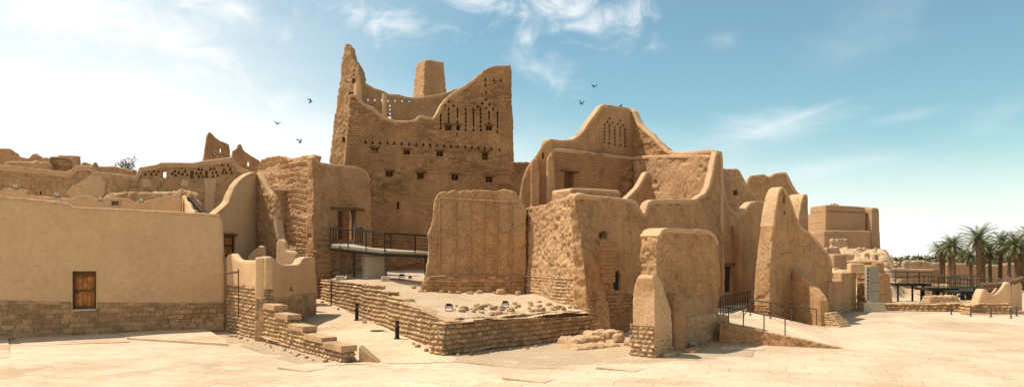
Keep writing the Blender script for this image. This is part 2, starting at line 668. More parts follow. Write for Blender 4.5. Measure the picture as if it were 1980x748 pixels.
def cut(me, bmc):
    """real openings: boolean difference"""
    bmesh.ops.triangulate(bmc, faces=bmc.faces[:])
    bmesh.ops.recalc_face_normals(bmc, faces=bmc.faces[:])
    mc = bpy.data.meshes.new('c')
    bmc.to_mesh(mc)
    bmc.free()
    oc = bpy.data.objects.new('c', mc)
    o = bpy.data.objects.new('t', me)
    COL.objects.link(o)
    COL.objects.link(oc)
    m = o.modifiers.new('b', 'BOOLEAN')
    m.object = oc
    m.solver = 'EXACT'
    m.operation = 'DIFFERENCE'
    dg = bpy.context.evaluated_depsgraph_get()
    out = bpy.data.meshes.new_from_object(o.evaluated_get(dg))
    if len(out.vertices) < 0.8 * len(me.vertices):
        m.use_self = True
        o.update_tag()
        dg = bpy.context.evaluated_depsgraph_get()
        dg.update()
        out = bpy.data.meshes.new_from_object(o.evaluated_get(dg))
        print('CUT retry', len(me.vertices), len(out.vertices))
        if len(out.vertices) < 0.8 * len(me.vertices):
            out = me.copy()
    bpy.data.objects.remove(o)
    bpy.data.objects.remove(oc)
    bpy.data.meshes.remove(mc)
    return out


def hole_prism(bm, P, pts, y0, y1):
    fr = [bm.verts.new((x, P.k * z + y0, z)) for x, z in pts]
    bk = [bm.verts.new((x, P.k * z + y1, z)) for x, z in pts]
    n = len(pts)
    bm.faces.new(fr)
    bm.faces.new(bk[::-1])
    for i in range(n):
        j = (i + 1) % n
        bm.faces.new((fr[i], bk[i], bk[j], fr[j]))


# hole specs, in photo pixels on the wall's own face
def tri(px, py, w=6, h=9, dep=0.7):
    return ('p', [(px - w / 2, py + h / 2), (px + w / 2, py + h / 2), (px, py - h / 2)], dep)


def rect(px, py, w, h, dep=0.7):
    return ('p', [(px - w / 2, py + h / 2), (px + w / 2, py + h / 2), (px + w / 2, py - h / 2), (px - w / 2, py - h / 2)], dep)


def arch(px, py, w, h, dep=0.7, point=False):
    if point:
        q = [(-.5, .5), (.5, .5), (.5, -.2), (.3, -.36), (0, -.5), (-.3, -.36), (-.5, -.2)]
    else:
        q = [(-.5, .5), (.5, .5), (.5, -.05), (.4, -.3), (.2, -.45), (0, -.5), (-.2, -.45), (-.4, -.3), (-.5, -.05)]
    return ('p', [(px + a * w, py + b * h) for a, b in q], dep)


def W(name, outline, a, b, T=1.0, k=0.03, z0=0.0, off=0.0, voxel=0.1, smooth=6, style='plaster', mat='mud_plaster',
      parent=None, holes=(), label=None, cat=None, group=None, local=None, bottom=-0.4, amp=1.0, plane=None, taper=0.6, kind=None, extra=None, cope=None, warp=None):
    """earth wall of real thickness: outline on the face a-b, extruded back, remeshed, worn, pierced"""
    P = plane or Plane(a, b, k, z0, off)
    pts = list(local) if local else [P.loc(x, y) for x, y in outline]
    poly = [(pts[0][0], bottom)] + pts + [(pts[-1][0], bottom)]
    bm = bmesh.new()
    fr = [bm.verts.new((x, P.k * z, z)) for x, z in poly]
    bk = [bm.verts.new((x, max(P.k * z + 0.35 * T, T - taper * P.k * z), z)) for x, z in poly]
    n = len(poly)
    bm.faces.new(fr)
    bm.faces.new(bk[::-1])
    for i in range(n):
        j = (i + 1) % n
        bm.faces.new((fr[i], bk[i], bk[j], fr[j]))
    me = remesh(bm, voxel, smooth)
    if warp:
        for v in me.vertices:
            v.co = warp(v.co.copy(), P)
        me.update()
    apply_disp(me, style, amp, extra)
    if holes:
        bmc = bmesh.new()
        for kind_, q, dep in holes:
            hole_prism(bmc, P, [P.loc(x, y) for x, y in q], -0.8, dep)
        me = cut(me, bmc)
    me.name = name
    me.polygons.foreach_set('use_smooth', np.ones(len(me.polygons), dtype=bool))
    me.set_sharp_from_angle(angle=R(55))
    me.materials.clear()
    me.materials.append(MATS[mat])
    o = bpy.data.objects.new(name, me)
    COL.objects.link(o)
    if parent:
        o.parent = parent
        o.location = P.O - wloc(parent)
    else:
        o.location = P.O
    o.rotation_euler = (0, 0, P.yaw)
    tag(o, label, cat, group, kind)
    if cope:
        coping(o, P, pts, T, taper, voxel, warp, parent, *cope)
    return o, P


def coping(wall, P, pts, T, taper, voxel, warp, parent, h=0.3, i0=0, i1=None, proud=0.03, mat='coping'):
    proud = 0.018
    """rounded plaster coping laid along the crest of a wall"""
    q = [Vector(p) for p in pts[i0:i1]]
    dn = []
    for i, p in enumerate(q):
        d = (q[min(i + 1, len(q) - 1)] - q[max(i - 1, 0)]).normalized()
        dn.append(p + Vector((d.y, -d.x)) * h)
    up = []
    for i, p in enumerate(q):
        d = (q[min(i + 1, len(q) - 1)] - q[max(i - 1, 0)]).normalized()
        up.append(p + Vector((-d.y, d.x)) * proud)
    bm = bmesh.new()
    prev = None
    for a, b in zip(up, dn):
        def yb(z):
            return max(P.k * z + 0.35 * T, T - taper * P.k * z) + proud
        r = [bm.verts.new((a.x, P.k * a.y - proud, a.y)), bm.verts.new((a.x, yb(a.y), a.y)), bm.verts.new((b.x, yb(b.y), b.y)), bm.verts.new((b.x, P.k * b.y - proud, b.y))]
        if prev:
            for i in range(4):
                j = (i + 1) % 4
                bm.faces.new((prev[i], prev[j], r[j], r[i]))
        else:
            bm.faces.new(r)
        prev = r
    bm.faces.new(prev[::-1])
    me = remesh(bm, min(voxel, 0.07), 2)
    if warp:
        for v in me.vertices:
            v.co = warp(v.co.copy(), P)
        me.update()
    apply_disp(me, 'smooth', 0.6)
    me.name = 'coping'
    me.polygons.foreach_set('use_smooth', np.ones(len(me.polygons), dtype=bool))
    me.materials.append(MATS[mat])
    o = bpy.data.objects.new('coping', me)
    COL.objects.link(o)
    if parent:
        o.parent = parent
        o.location = wall.location
        o.rotation_euler = wall.rotation_euler
    else:
        o.parent = wall
    return o


def block(name, c, size, rz=0.0, taper=0.9, voxel=0.12, smooth=5, style='rough', mat='rough_mud', parent=None, label=None, cat=None, group=None, amp=1.0):
    bm = bmesh.new()
    box(bm, (0, 0, 0), size, 0, taper)
    me = remesh(bm, voxel, smooth)
    apply_disp(me, style, amp)
    me.name = name
    me.polygons.foreach_set('use_smooth', np.ones(len(me.polygons), dtype=bool))
    me.materials.append(MATS[mat])
    o = bpy.data.objects.new(name, me)
    COL.objects.link(o)
    if parent:
        o.parent = parent
        o.location = Vector(c) - wloc(parent)
    else:
        o.location = c
    o.rotation_euler = (0, 0, rz)
    return tag(o, label, cat, group)


def lintel(P, px, py, w, h, parent, name='lintel', proud=0.12):
    """rough timber over an opening"""
    x0, z0 = P.loc(px - w / 2, py)
    x1, _ = P.loc(px + w / 2, py)
    hh = h / F * P.world((x0 + x1) / 2, 0, z0).y
    bm = bmesh.new()
    c = P.world((x0 + x1) / 2, P.k * z0 + 0.12 - proud / 2, z0)
    box(bm, c, (x1 - x0, 0.24 + proud, hh), P.yaw)
    return obj(name, bm, 'old_timber', parent)


def inside(poly, x, y):
    r = np.zeros(x.shape, dtype=bool)
    n = len(poly)
    for i in range(n):
        x0, y0 = poly[i][:2]
        x1, y1 = poly[(i + 1) % n][:2]
        c = ((y0 > y) != (y1 > y)) & (x < (x1 - x0) * (y - y0) / ((y1 - y0) or 1e-9) + x0)
        r ^= c
    return r


def sheet(name, poly, zfun, mat, step=0.25, kind='structure', bumpy=0.0, label=None):
    """ground patch: a fine grid cut to a plan polygon"""
    xs = [p[0] for p in poly]
    ys = [p[1] for p in poly]
    gx = np.arange(min(xs), max(xs) + step, step)
    gy = np.arange(min(ys), max(ys) + step, step)
    X, Y = np.meshgrid(gx, gy)
    Z = zfun(X, Y)
    if bumpy:
        p = np.stack([X.ravel(), Y.ravel(), 0 * X.ravel()], 1)
        Z = Z + (bumpy * fbm(p * 0.8, 4)).reshape(X.shape)
    ny, nx = X.shape
    cx, cy = X[:-1, :-1] + step / 2, Y[:-1, :-1] + step / 2
    keep = inside(poly, cx, cy)
    idx = np.arange(nx * ny).reshape(ny, nx)
    q = np.stack([idx[:-1, :-1], idx[:-1, 1:], idx[1:, 1:], idx[1:, :-1]], -1)[keep]
    used, inv = np.unique(q, return_inverse=True)
    co = np.stack([X.ravel(), Y.ravel(), Z.ravel()], 1)[used]
    me = bpy.data.meshes.new(name)
    me.from_pydata(co.tolist(), [], inv.reshape(-1, 4).tolist())
    me.polygons.foreach_set('use_smooth', np.ones(len(me.polygons), dtype=bool))
    me.materials.append(MATS[mat])
    o = bpy.data.objects.new(name, me)
    COL.objects.link(o)
    return tag(o, label, kind=kind)


def idw(pts, power=3):
    A = np.array(pts)

    def f(X, Y):
        d = (X[..., None] - A[:, 0]) ** 2 + (Y[..., None] - A[:, 1]) ** 2 + 0.05
        w = d ** (-power / 2)
        return (w * A[:, 2]).sum(-1) / w.sum(-1)
    return f




# =================================================================== GROUND
def ground():
    # one wide sheet to the horizon, finer near the camera
    xs = np.concatenate([np.linspace(-3000, -120, 8), np.linspace(-100, 140, 97), np.linspace(160, 3000, 8)])
    ys = np.concatenate([np.linspace(-300, 0, 4), np.linspace(10, 160, 76), np.linspace(180, 5000, 10)])
    X, Y = np.meshgrid(xs, ys)
    Z = np.zeros_like(X)
    # plain beyond the plaza drops a little and is gently uneven
    p = np.stack([X.ravel(), Y.ravel(), 0 * X.ravel()], 1)
    n = fbm(p * 0.05, 3).reshape(X.shape)
    Z += n * 0.5 * sst(70, 110, Y) - 0.3 * sst(60, 90, Y)
    ny, nx = X.shape
    idx = np.arange(nx * ny).reshape(ny, nx)
    q = np.stack([idx[:-1, :-1], idx[:-1, 1:], idx[1:, 1:], idx[1:, :-1]], -1).reshape(-1, 4)
    me = bpy.data.meshes.new('ground')
    me.from_pydata(np.stack([X.ravel(), Y.ravel(), Z.ravel()], 1).tolist(), [], q.tolist())
    me.polygons.foreach_set('use_smooth', np.ones(len(me.polygons), dtype=bool))
    me.materials.append(MATS['dirt'])
    o = bpy.data.objects.new('ground', me)
    COL.objects.link(o)
    tag(o, kind='structure')


ground()
flat = lambda z: (lambda X, Y: np.full_like(X, z))
# paved plaza: left forecourt and right square
sheet('plaza_pavement', [(-45, 8), (60, 8), (62, 50), (30, 51), (22.5, 46), (17.5, 40.2), (10.5, 33.0), (9.4, 29.2), (4.2, 27.0), (0.6, 26.0), (-1.9, 27.9), (-6.2, 26.4), (-9.5, 30.2), (-12, 33), (-14.6, 37.5), (-45, 36)],
      flat(0.006), 'plaza_paving', step=0.3)
# gravel strip in front of the terrace wall and round the buttressed wall
sheet('gravel_strip', [(-2.3, 27.4), (0.6, 25.6), (4.3, 26.6), (9.6, 28.9), (11.2, 33.2), (11, 38), (4.2, 37), (4.0, 35.6), (-2.3, 28.9)],
      flat(0.010), 'gravel', step=0.1, bumpy=0.035)
sheet('gravel_path', [(-14.9, 38.0), (-6.2, 26.9), (-6.9, 26.0), (-9.3, 28.4), (-11.4, 31.4), (-15.5, 36.4), (-16, 38.3)], flat(0.012), 'gravel', step=0.12, bumpy=0.035)
PATHZ = lambda X, Y: np.maximum(0.014, 1.08 * (Y - 28.9) / 21.2)
sheet('path', [(-7.0, 26.6), (-2.2, 27.2), (-2.1, 28.8), (-13.1, 50.4), (-13.3, 60), (-24, 60), (-13.0, 42), (-11.9, 34), (-6.8, 28.0)], PATHZ, 'path_paving', step=0.2, bumpy=0.02)

TERR = idw([(-2.36, 28.7, 1.30), (4.06, 36, 1.2), (0.9, 32.3, 1.25), (3.9, 37, 1.4), (0.9, 44.3, 1.72), (-6, 43.3, 1.86), (-2.5, 43.6, 1.8), (-7.9, 39.4, 2.15), (-5.6, 35, 1.85), (-4, 32, 1.55),
            (-13.4, 50, 2.35), (-13.7, 52, 2.8), (-11, 51, 2.75), (-9, 62, 2.9), (0, 62, 2.7), (-2, 52, 2.6), (-8, 47, 2.5), (-0.5, 38, 1.5)])
sheet('terrace', [(-2.3, 29.1), (3.8, 36.1), (3.8, 37.0), (1.2, 44.6), (1.5, 64), (-13.5, 62), (-14.6, 51), (-13.1, 50.2)], TERR, 'dirt', step=0.2, bumpy=0.10)

# raised flagstone ledges in the left forecourt, each a little tilted
for pl, zb in (
    ([gp(-60, 700), gp(20, 690), gp(14, 645), gp(-60, 640)], 0.10),
    ([gp(44, 668), gp(250, 662), gp(229, 641), gp(15, 646)], 0.16),
    ([gp(243, 656), gp(440, 669), gp(436, 662), gp(388, 638), gp(228, 641)], 0.20),
):
    bm = bmesh.new()
    poly = [(p.x, p.y) for p in pl]
    ymin = min(p[1] for p in poly)
    ymax = max(p[1] for p in poly)
    zt = [0.012 + zb * (p[1] - ymin) / (ymax - ymin) + (0.1 if (p[0] > -16.5 and p[1] < 34) else 0) for p in poly]
    prism(bm, poly, -0.1, zt)
    o = obj('pavement_slab', bm, 'plaza_paving')
    tag(o, kind='structure')
for px, py, w in ((565, 716, 1.2), (1010, 737, 1.3), (1190, 716, 1.3), (1432, 676, 1.5), (1180, 630, 0.8)):
    bm = bmesh.new()
    c = gp(px, py)
    prism(bm, [(c.x - w / 2, c.y + .25), (c.x + w / 2, c.y - .35), (c.x + w / 2 + .5, c.y + .5), (c.x - w / 2 + .4, c.y + 1.0)], -0.1, [0.09, 0.03, 0.015, 0.05])
    tag(obj('pavement_slab', bm, 'plaza_paving'), kind='structure')

# =================================================================== LEFT: PLASTER HOUSE
H = thing('plaster_house', 'long smooth tan plastered house wall on a dark stone plinth, at the far left', 'house', Plane((-150, 33.2), (432, 38.6)).O)
PA = Plane((-150, 33.2), (432, 38.6), 0.02)
W('front_wall', [(-150, 366), (-60, 372), (0, 379), (100, 389), (132, 393), (138, 400), (250, 405), (418, 414), (428, 418), (433, 430), (434, 500), (436, 640)], 0, 0, plane=PA, T=1.1,
  style='smooth', mat='pale_plaster', parent=H, voxel=0.10, smooth=5, cope=(.16, 0, 9, .03), holes=[rect(163, 563, 46, 78, 0.40)])
W('stone_plinth', [(-150, 578), (0, 580), (137, 583), (138, 601), (187, 601), (188, 584), (330, 585), (434, 584), (436, 640)], 0, 0, plane=Plane((-150, 33.2), (432, 38.6), 0.02, 0, -0.05), T=0.4,
  style='neatstone', mat='plinth_stone', parent=H, voxel=0.05, smooth=2)
W('side_wall', None, PA.world(PA.len - 0.6, 0.5, 0).to_2d(), Vector((-22.0, 51.0)), local=[(0, 6.0), (13, 5.9)], T=0.8, style='smooth', mat='pale_plaster', parent=H, voxel=0.15)


def plank_door(P, px0, px1, py0, py1, y, parent, studs=True):
    x0, z1 = P.loc(px0, py0)
    x1, z0 = P.loc(px1, py1)
    w, h = x1 - x0, z1 - z0
    bm = bmesh.new()
    n = 5
    for i in range(n):
        c = P.world(x0 + w * (i + .5) / n, y + 0.03 * (i % 2 == 0), z0 + .02)
        box(bm, c, (w / n - 0.012, 0.06, h - .04), P.yaw)
    d = obj('door', bm, 'door_wood', parent)
    for t in (0.06, 0.5, 0.9):
        bm = bmesh.new()
        c = P.world(x0 + w / 2, y - 0.045, z0 + h * t - 0.05)
        box(bm, c, (w - .04, 0.04, 0.11), P.yaw)
        obj('door_band', bm, 'door_wood_dark', d)
    if studs:
        bm = bmesh.new()
        for t in (0.06, 0.5, 0.9):
            for i in range(10):
                q = P.world(x0 + w * (i + .5) / 10, y - 0.06, z0 + h * t)
                r = P.world(x0 + w * (i + .5) / 10, y - 0.10, z0 + h * t)
                tube(bm, q, r, 0.028, 0.012, 6)
        obj('stud', bm, 'brass', d)['kind'] = 'stuff'
    bm = bmesh.new()
    for sx in (x0 + .03, x1 - .03):
        box(bm, P.world(sx, y - .04, z0), (0.10, 0.12, h), P.yaw)
    box(bm, P.world(x0 + w / 2, y - .04, z1 - .09), (w - .17, 0.119, 0.09), P.yaw)
    obj('door_frame', bm, 'door_wood_dark', parent)
    bm = bmesh.new()
    tube(bm, P.world(x0 + w * .14, y - .07, z0 + h * .48), P.world(x0 + w * .14, y - .13, z0 + h * .48), 0.06, 0.05, 8)
    obj('door_handle', bm, 'black_metal', d)
    return d


plank_door(PA, 141, 185, 526, 598, 0.30, H)
x0, z0 = PA.loc(139, 599)
x1, _ = PA.loc(186, 599)
bm = bmesh.new()
box(bm, PA.world((x0 + x1) / 2, 0.12, z0 - 0.06), (x1 - x0 - .03, 0.5, 0.10), PA.yaw)
obj('door_sill', bm, 'concrete', H)

# courtyard wall with dipped crest, behind the house
cw, PB = W('courtyard_wall', [(-60, 372), (-3, 373), (12, 364), (45, 366), (52, 369), (54, 378), (140, 384), (150, 378), (172, 379), (192, 388), (206, 381), (245, 384), (260, 392), (275, 391), (330, 378), (348, 377), (351, 384)],
           (-60, 46), (351, 50), T=0.55, taper=-1, voxel=0.06, smooth=1, style='smooth', mat='pale_plaster', amp=.5, cope=(.13, 0, None, .03), holes=[rect(223, 393, 14, 10, 0.4)],
           label='pale plastered courtyard wall with stepped crest and one dark window, just behind the long house', cat='wall')
bm = bmesh.new()
xx, zz = PB.loc(223, 393)
for dx, dz, sx, sz in ((-.27, 0, .06, .42), (.27, 0, .06, .42), (0, .18, .6, .06), (0, -.18, .6, .06)):
    box(bm, PB.world(xx + dx, PB.k * zz - .01, zz + dz - sz / 2), (sx, .12, sz), PB.yaw)
obj('window_frame', bm, 'concrete', cw)
W('stub_wall', [(351, 377), (356, 378), (358, 388), (364, 392), (367, 404), (374, 408)], (350, 50), (376, 46), T=0.6, voxel=0.08, smooth=3, style='smooth', mat='pale_plaster',
  label='sunlit end wall stepping down beside the black steel stairs', cat='wall')


# floodlights
def floodlight(loc, rz, label, group, s=1.0, white=True):
    t = thing('floodlight', label, 'floodlight', loc, group)
    L = Vector(loc)
    bm = bmesh.new()
    box(bm, L + Vector((0, 0, 0.16 * s)), (0.34 * s, 0.16 * s, 0.24 * s), rz, 0.85)
    obj('housing', bm, 'lamp_white' if white else 'black_metal', t)
    bm = bmesh.new()
    u = Vector((math.sin(rz), -math.cos(rz), 0))
    box(bm, L + u * 0.085 * s + Vector((0, 0, 0.18 * s)), (0.29 * s, 0.02, 0.09 * s), rz)
    obj('lens', bm, 'lamp_glass', t)
    bm = bmesh.new()
    v = Vector((math.cos(rz), math.sin(rz), 0))
    for sg in (-1, 1):
        box(bm, L + v * 0.19 * s * sg, (0.025 * s, 0.05 * s, 0.32 * s), rz)
    box(bm, L, (0.36 * s, 0.12 * s, 0.03 * s), rz)
    obj('bracket', bm, 'black_metal' if not white else 'dark_grey_metal', t)
    return t


for px, py, lab in ((30, 365, 'white spotlight on the highest left crest of the courtyard wall'),
                    (110, 381, 'white spotlight midway along the low dip of the courtyard wall'),
                    (194, 389, 'white spotlight in the notch left of the dark window'),
                    (273, 391, 'white spotlight in the notch right of the dark window')):
    x, z = PB.loc(px, py)
    floodlight(PB.world(x, 0.25, z), PB.yaw + (0.5 if px < 150 else 0), lab, 'white spotlights on the courtyard wall', .72)

# long ruined wall
B2 = Plane((-60, 63), (486, 70), 0.03)
tris = [tri(px, py, 6, 7, .45) for px, py in ((270, 335), (274, 330), (281, 336), (287, 329), (292, 335), (297, 330), (302, 336), (306, 330), (333, 335), (338, 330), (343, 322), (346, 333), (351, 323), (353, 336), (358, 330), (362, 337), (340, 338),
                                              (380, 334), (384, 326), (388, 334), (384, 340), (392, 340), (390, 327), (407, 326), (411, 333), (414, 325), (418, 332), (412, 340), (421, 338), (430, 318), (433, 327), (437, 333), (441, 318), (445, 326), (448, 333), (431, 333), (150, 327), (160, 328), (171, 329))]
longw, _ = W('ruined_wall', [(-60, 314), (0, 319), (60, 325), (130, 333), (140, 327), (147, 320), (178, 321), (184, 332), (225, 336), (262, 341), (269, 324), (290, 320), (303, 318), (311, 314), (372, 315), (395, 311), (448, 304), (458, 314), (466, 324), (478, 330), (488, 333)], 0, 0, plane=B2,
             T=1.0, taper=-1, voxel=0.11, smooth=3, style='erode', mat='rough_mud', amp=1.6, cope=(.5, 0, None, .05), holes=tris + [rect(317, 337, 9, 13, 2), rect(371, 338, 7, 15, .45), rect(399, 337, 6, 13, .45), rect(78, 373, 5, 7, .6)],
             label='long ruined mud wall with plaster crest and rows of triangular vents, far left', cat='wall')
for px, py, pts in ((160, 0, [(126, 372), (140, 357), (165, 345), (178, 336), (196, 340), (206, 352), (205, 372), (196, 384), (180, 388), (140, 386)]),
                    (280, 0, [(272, 345), (290, 346), (295, 352), (292, 363), (276, 364)]),
                    (360, 0, [(350, 345), (368, 347), (366, 362), (350, 362)]),
                    (402, 0, [(395, 345), (420, 345), (418, 362), (413, 410), (396, 410)])):
    P = Plane((-60, 63), (486, 70), 0.03, 0, -0.05)
    lo = [P.loc(*q) for q in pts]
    bm = bmesh.new()
    fr = [bm.verts.new((x, P.k * z - .0, z)) for x, z in lo]
    bk = [bm.verts.new((x, P.k * z + .35, z)) for x, z in lo]
    bm.faces.new(fr)
    bm.faces.new(bk[::-1])
    for i in range(len(lo)):
        j = (i + 1) % len(lo)
        bm.faces.new((fr[i], bk[i], bk[j], fr[j]))
    me = remesh(bm, 0.1, 3)
    apply_disp(me, 'plaster', 1.0)
    me.name = 'plaster_patch'
    me.polygons.foreach_set('use_smooth', np.ones(len(me.polygons), dtype=bool))
    me.materials.append(MATS['pale_plaster'])
    o = bpy.data.objects.new('plaster_patch', me)
    COL.objects.link(o)
    o.parent = longw
    o.location = (0, -0.05, 0)
# rubble bank leaning on the ruined wall
W('rubble_bank', [(200, 380), (210, 374), (250, 371), (300, 370), (332, 371), (350, 366), (380, 372), (400, 420)], (200, 60), (402, 62), T=2.5, k=0.35, voxel=0.16, smooth=2, style='rubble', mat='rough_mud',
  label='bank of fallen mud brick heaped against the long ruined wall', cat='rubble')

# ruins on the skyline at the far left
far = [
    ('ruined_wall', [(-30, 288), (0, 287), (18, 288), (33, 296), (36, 303), (55, 306), (62, 298), (70, 297), (80, 304), (95, 306), (98, 312)], (-30, 96), (100, 98), 'rough', 'jagged broken ruin on the far left skyline'),
    ('ruined_wall', [(8, 316), (12, 311), (60, 312), (72, 310), (76, 316), (82, 311), (90, 313), (98, 322)], (6, 84), (100, 85), 'plaster', 'low double humped ruin wall below the jagged far left skyline'),
    ('ruined_hut', [(95, 304), (100, 303), (134, 305), (139, 314), (141, 332)], (95, 86), (142, 87), 'brick', 'square mud ruin block with a brown face, beside the humped far left wall'),
    ('ruined_hut', [(109, 301), (113, 299), (150, 301), (152, 320)], (108, 100), (153, 100), 'rough', 'dark topped ruin showing behind the square mud block'),
    ('ruined_wall', [(156, 316), (160, 312), (174, 316), (178, 320), (182, 313), (186, 313), (187, 322), (215, 321), (240, 325), (262, 329)], (155, 92), (264, 94), 'rough', 'low crumbling skyline wall under the bare tree'),
]
for nm, ol, a, b, st, lab in far:
    W(nm, ol, a, b, T=1.5, z0=3, voxel=0.16, smooth=3, style=st, mat='rough_mud' if st != 'brick' else 'mud_brick', label=lab, cat='ruin')
W('ruined_tower', [(392, 320), (396, 290), (400, 262), (405, 254), (410, 258), (418, 266), (425, 271), (440, 277), (445, 281), (447, 330)], (391, 86), (448, 88), T=1.4, k=.04, z0=3, voxel=0.14, smooth=3, style='brick', mat='mud_brick',
  holes=[tri(411, 300, 4, 5), tri(417, 296, 4, 5), tri(423, 300, 4, 5), rect(427, 291, 4, 8), tri(431, 300, 4, 5), tri(419, 287, 3, 4)], label='broken tower stump with a tall left spike, on the left skyline', cat='ruin')
W('ruined_tower', [(447, 310), (450, 291), (457, 288), (461, 278), (467, 278), (470, 290), (478, 296), (492, 304), (504, 312), (506, 340)], (446, 82), (508, 84), T=1.2, k=.04, z0=3, voxel=0.13, smooth=3, style='plaster', mat='mud_plaster',
  holes=[rect(481, 317, 5, 8, 2)], label='broken wall sloping down to the right with one bright window, right of the spiked stump', cat='ruin')

# sparse tree on the skyline
tr = thing('bare_tree', 'sparse half bare tree rising behind the long ruined wall', 'tree', pt(243, 345, 98))
base = pt(243, 345, 98)
bm = bmesh.new()
tips = []
tube(bm, base, base + Vector((0, 0, 1.3)), 0.14, 0.09, 6)
for i in range(16):
    a = random.uniform(0, 6.28)
    p = base + Vector((0, 0, random.uniform(0.2, 1.3)))
    rr = random.uniform(0.6, 1.7)
    q = p + Vector((math.cos(a) * rr, math.sin(a) * rr, random.uniform(0.5, 1.6)))
    tube(bm, p, q, 0.05, 0.025, 4)
    for j in range(5):
        e = p.lerp(q, random.uniform(.4, 1)) + Vector((random.gauss(0, .4), random.gauss(0, .4), random.uniform(.1, .8)))
        tube(bm, p.lerp(q, random.uniform(.3, 1)), e, 0.02, 0.01, 3)
        tips.append(e)
obj('trunk', bm, 'twig', tr)
bm = bmesh.new()
for e in tips:
    for j in range(4):
        c = e + Vector((random.gauss(0, .18), random.gauss(0, .18), random.gauss(0, .15)))
        v = [Vector((random.gauss(0, .09), random.gauss(0, .09), random.gauss(0, .09))) for _ in range(3)]
        bm.faces.new([bm.verts.new(c + k) for k in v])
obj('crown', bm, 'bush_leaf', tr)

# black steel stairs
st = thing('steel_stairs', 'black open tread steel stairs going down beside the sunlit end wall', 'stairs', pt(370, 412, 52))
p0, p1 = pt(355, 380, 53), pt(387, 414, 51)
d = p1 - p0
bm = bmesh.new()
for sy in (0.0, 0.9):
    o_ = Vector((0.25 * sy, sy, 0))
    tube(bm, p0 + o_, p1 + o_, 0.07, 0.07, 6)
obj('stringer', bm, 'black_metal', st)
for i in range(8):
    bm = bmesh.new()
    c = p0 + d * ((i + .5) / 8)
    box(bm, c + Vector((-.12, .4, -.02)), (0.5, 1.0, 0.06), 0.25)
    obj('tread', bm, 'black_metal', st)

# =================================================================== GABLE HOUSE AND CRUMBLING RETURN
Gh = thing('gable_house', 'pale plastered gable with tall rounded peak and small wooden door behind the long house', 'house', Plane((413, 42), (500, 47.5)).O)
PG = Plane((413, 42), (500, 47.5), 0.02)
W('gable_wall', [(413, 418), (424, 408), (436, 398), (443, 390), (448, 375), (455, 360), (465, 348), (478, 338), (488, 334), (495, 333), (499, 340), (500, 400), (500, 520)], 0, 0, plane=PG, T=0.7, voxel=0.09, smooth=5,
  style='smooth', mat='pale_plaster', parent=Gh, cope=(.25, 0, 11, .05), holes=[rect(444, 474, 22, 46, 0.30)])
plank_door(PG, 434, 454, 453, 496, 0.24, Gh, studs=False)
lintel(PG, 444, 455, 25, 4, Gh)
W('return_wall', [(494, 336), (500, 334), (508, 348), (518, 366), (528, 379), (532, 392), (531, 410), (534, 430), (537, 450), (539, 464), (545, 478), (548, 520)], (494, 47.2), (552, 45.0), T=0.75, k=.03, voxel=0.08, smooth=3, style='rough', mat='rough_mud', parent=Gh, cope=(.3, 0, 10, .06))
W('inner_step', [(478, 496), (490, 484), (503, 474), (510, 477), (512, 500)], (476, 44), (514, 44), T=0.5, voxel=0.08, smooth=4, style='smooth', mat='pale_plaster', parent=Gh, z0=2)
W('low_hump_wall', [(533, 500), (534, 470), (538, 462), (544, 461), (550, 466), (553, 482), (558, 485), (565, 484), (570, 490), (573, 503), (576, 512), (577, 530)], (528, 43.5), (586, 42.5), T=0.5, voxel=0.07, smooth=5, style='smooth', mat='pale_plaster', z0=0.5,
  label='low plaster wall with two rounded humps, between the gable and the merloned parapet', cat='wall')

# =================================================================== STEPPED STONE WALL AND PARAPET
SA, SB = Vector((-15.25, 38.6)), Vector((-6.37, 27.05))
PS = Plane(SA, SB, 0.02)
Ls = PS.len
W('stepped_stone_wall', None, 0, 0, plane=PS, local=[(0.0, 2.5), (0.30 * Ls, 2.45), (0.395 * Ls, 2.38), (0.40 * Ls, 1.78), (0.50 * Ls, 1.74), (0.505 * Ls, 1.44), (0.615 * Ls, 1.40), (0.62 * Ls, 1.07), (0.735 * Ls, 1.03), (0.74 * Ls, .78), (0.87 * Ls, .74), (0.875 * Ls, .62), (1.0 * Ls, .60)],
  T=0.62, voxel=0.045, smooth=2, style='smallstone', mat='limestone', bottom=-0.3, taper=0.2, label='coarse stone wall stepping down towards the viewer beside the sloping path', cat='wall')
for s0, s1, z in ((0.405, .505, 1.74), (0.51, .62, 1.42), (0.625, .74, 1.05), (0.745, .875, .765), (0.88, 1.0, .615)):
    bm = bmesh.new()
    box(bm, PS.world(Ls * (s0 + s1) / 2, 0.31, z - .20), (Ls * (s1 - s0) + .0, .64, 0.225), PS.yaw)
    obj('stone_tread', bm, 'limestone', bpy.data.objects['stepped_stone_wall'])
pp = thing('merloned_parapet', 'pale plastered corner parapet with rounded merlons and a triangular hole, on the stepped stone wall', 'parapet', PS.world(0.41 * Ls, 0, 2.0))
W('parapet_wall', [(437, 500), (441, 491), (449, 490), (456, 499), (462, 502), (488, 503), (497, 499), (503, 496), (512, 496), (513, 520)], 0, 0, plane=Plane(SA, SB, 0.02, 0, 0.04), T=0.5, bottom=2.45,
  voxel=0.07, smooth=5, style='smooth', mat='pale_plaster', parent=pp)
PR = Plane(PS.world(0.405 * Ls, 0.04, 0).to_2d(), Vector((-11.35, 42.0)), 0.015)
W('parapet_wall', [(511, 497), (525, 497), (532, 500), (538, 508), (546, 511), (574, 512), (581, 509), (586, 500), (593, 496), (604, 497), (610, 503), (612, 560)], 0, 0, plane=PR, T=0.55, bottom=1.85, voxel=0.07, smooth=5,
  style='smooth', mat='pale_plaster', parent=pp, holes=[tri(563, 556, 9, 11, .4)])
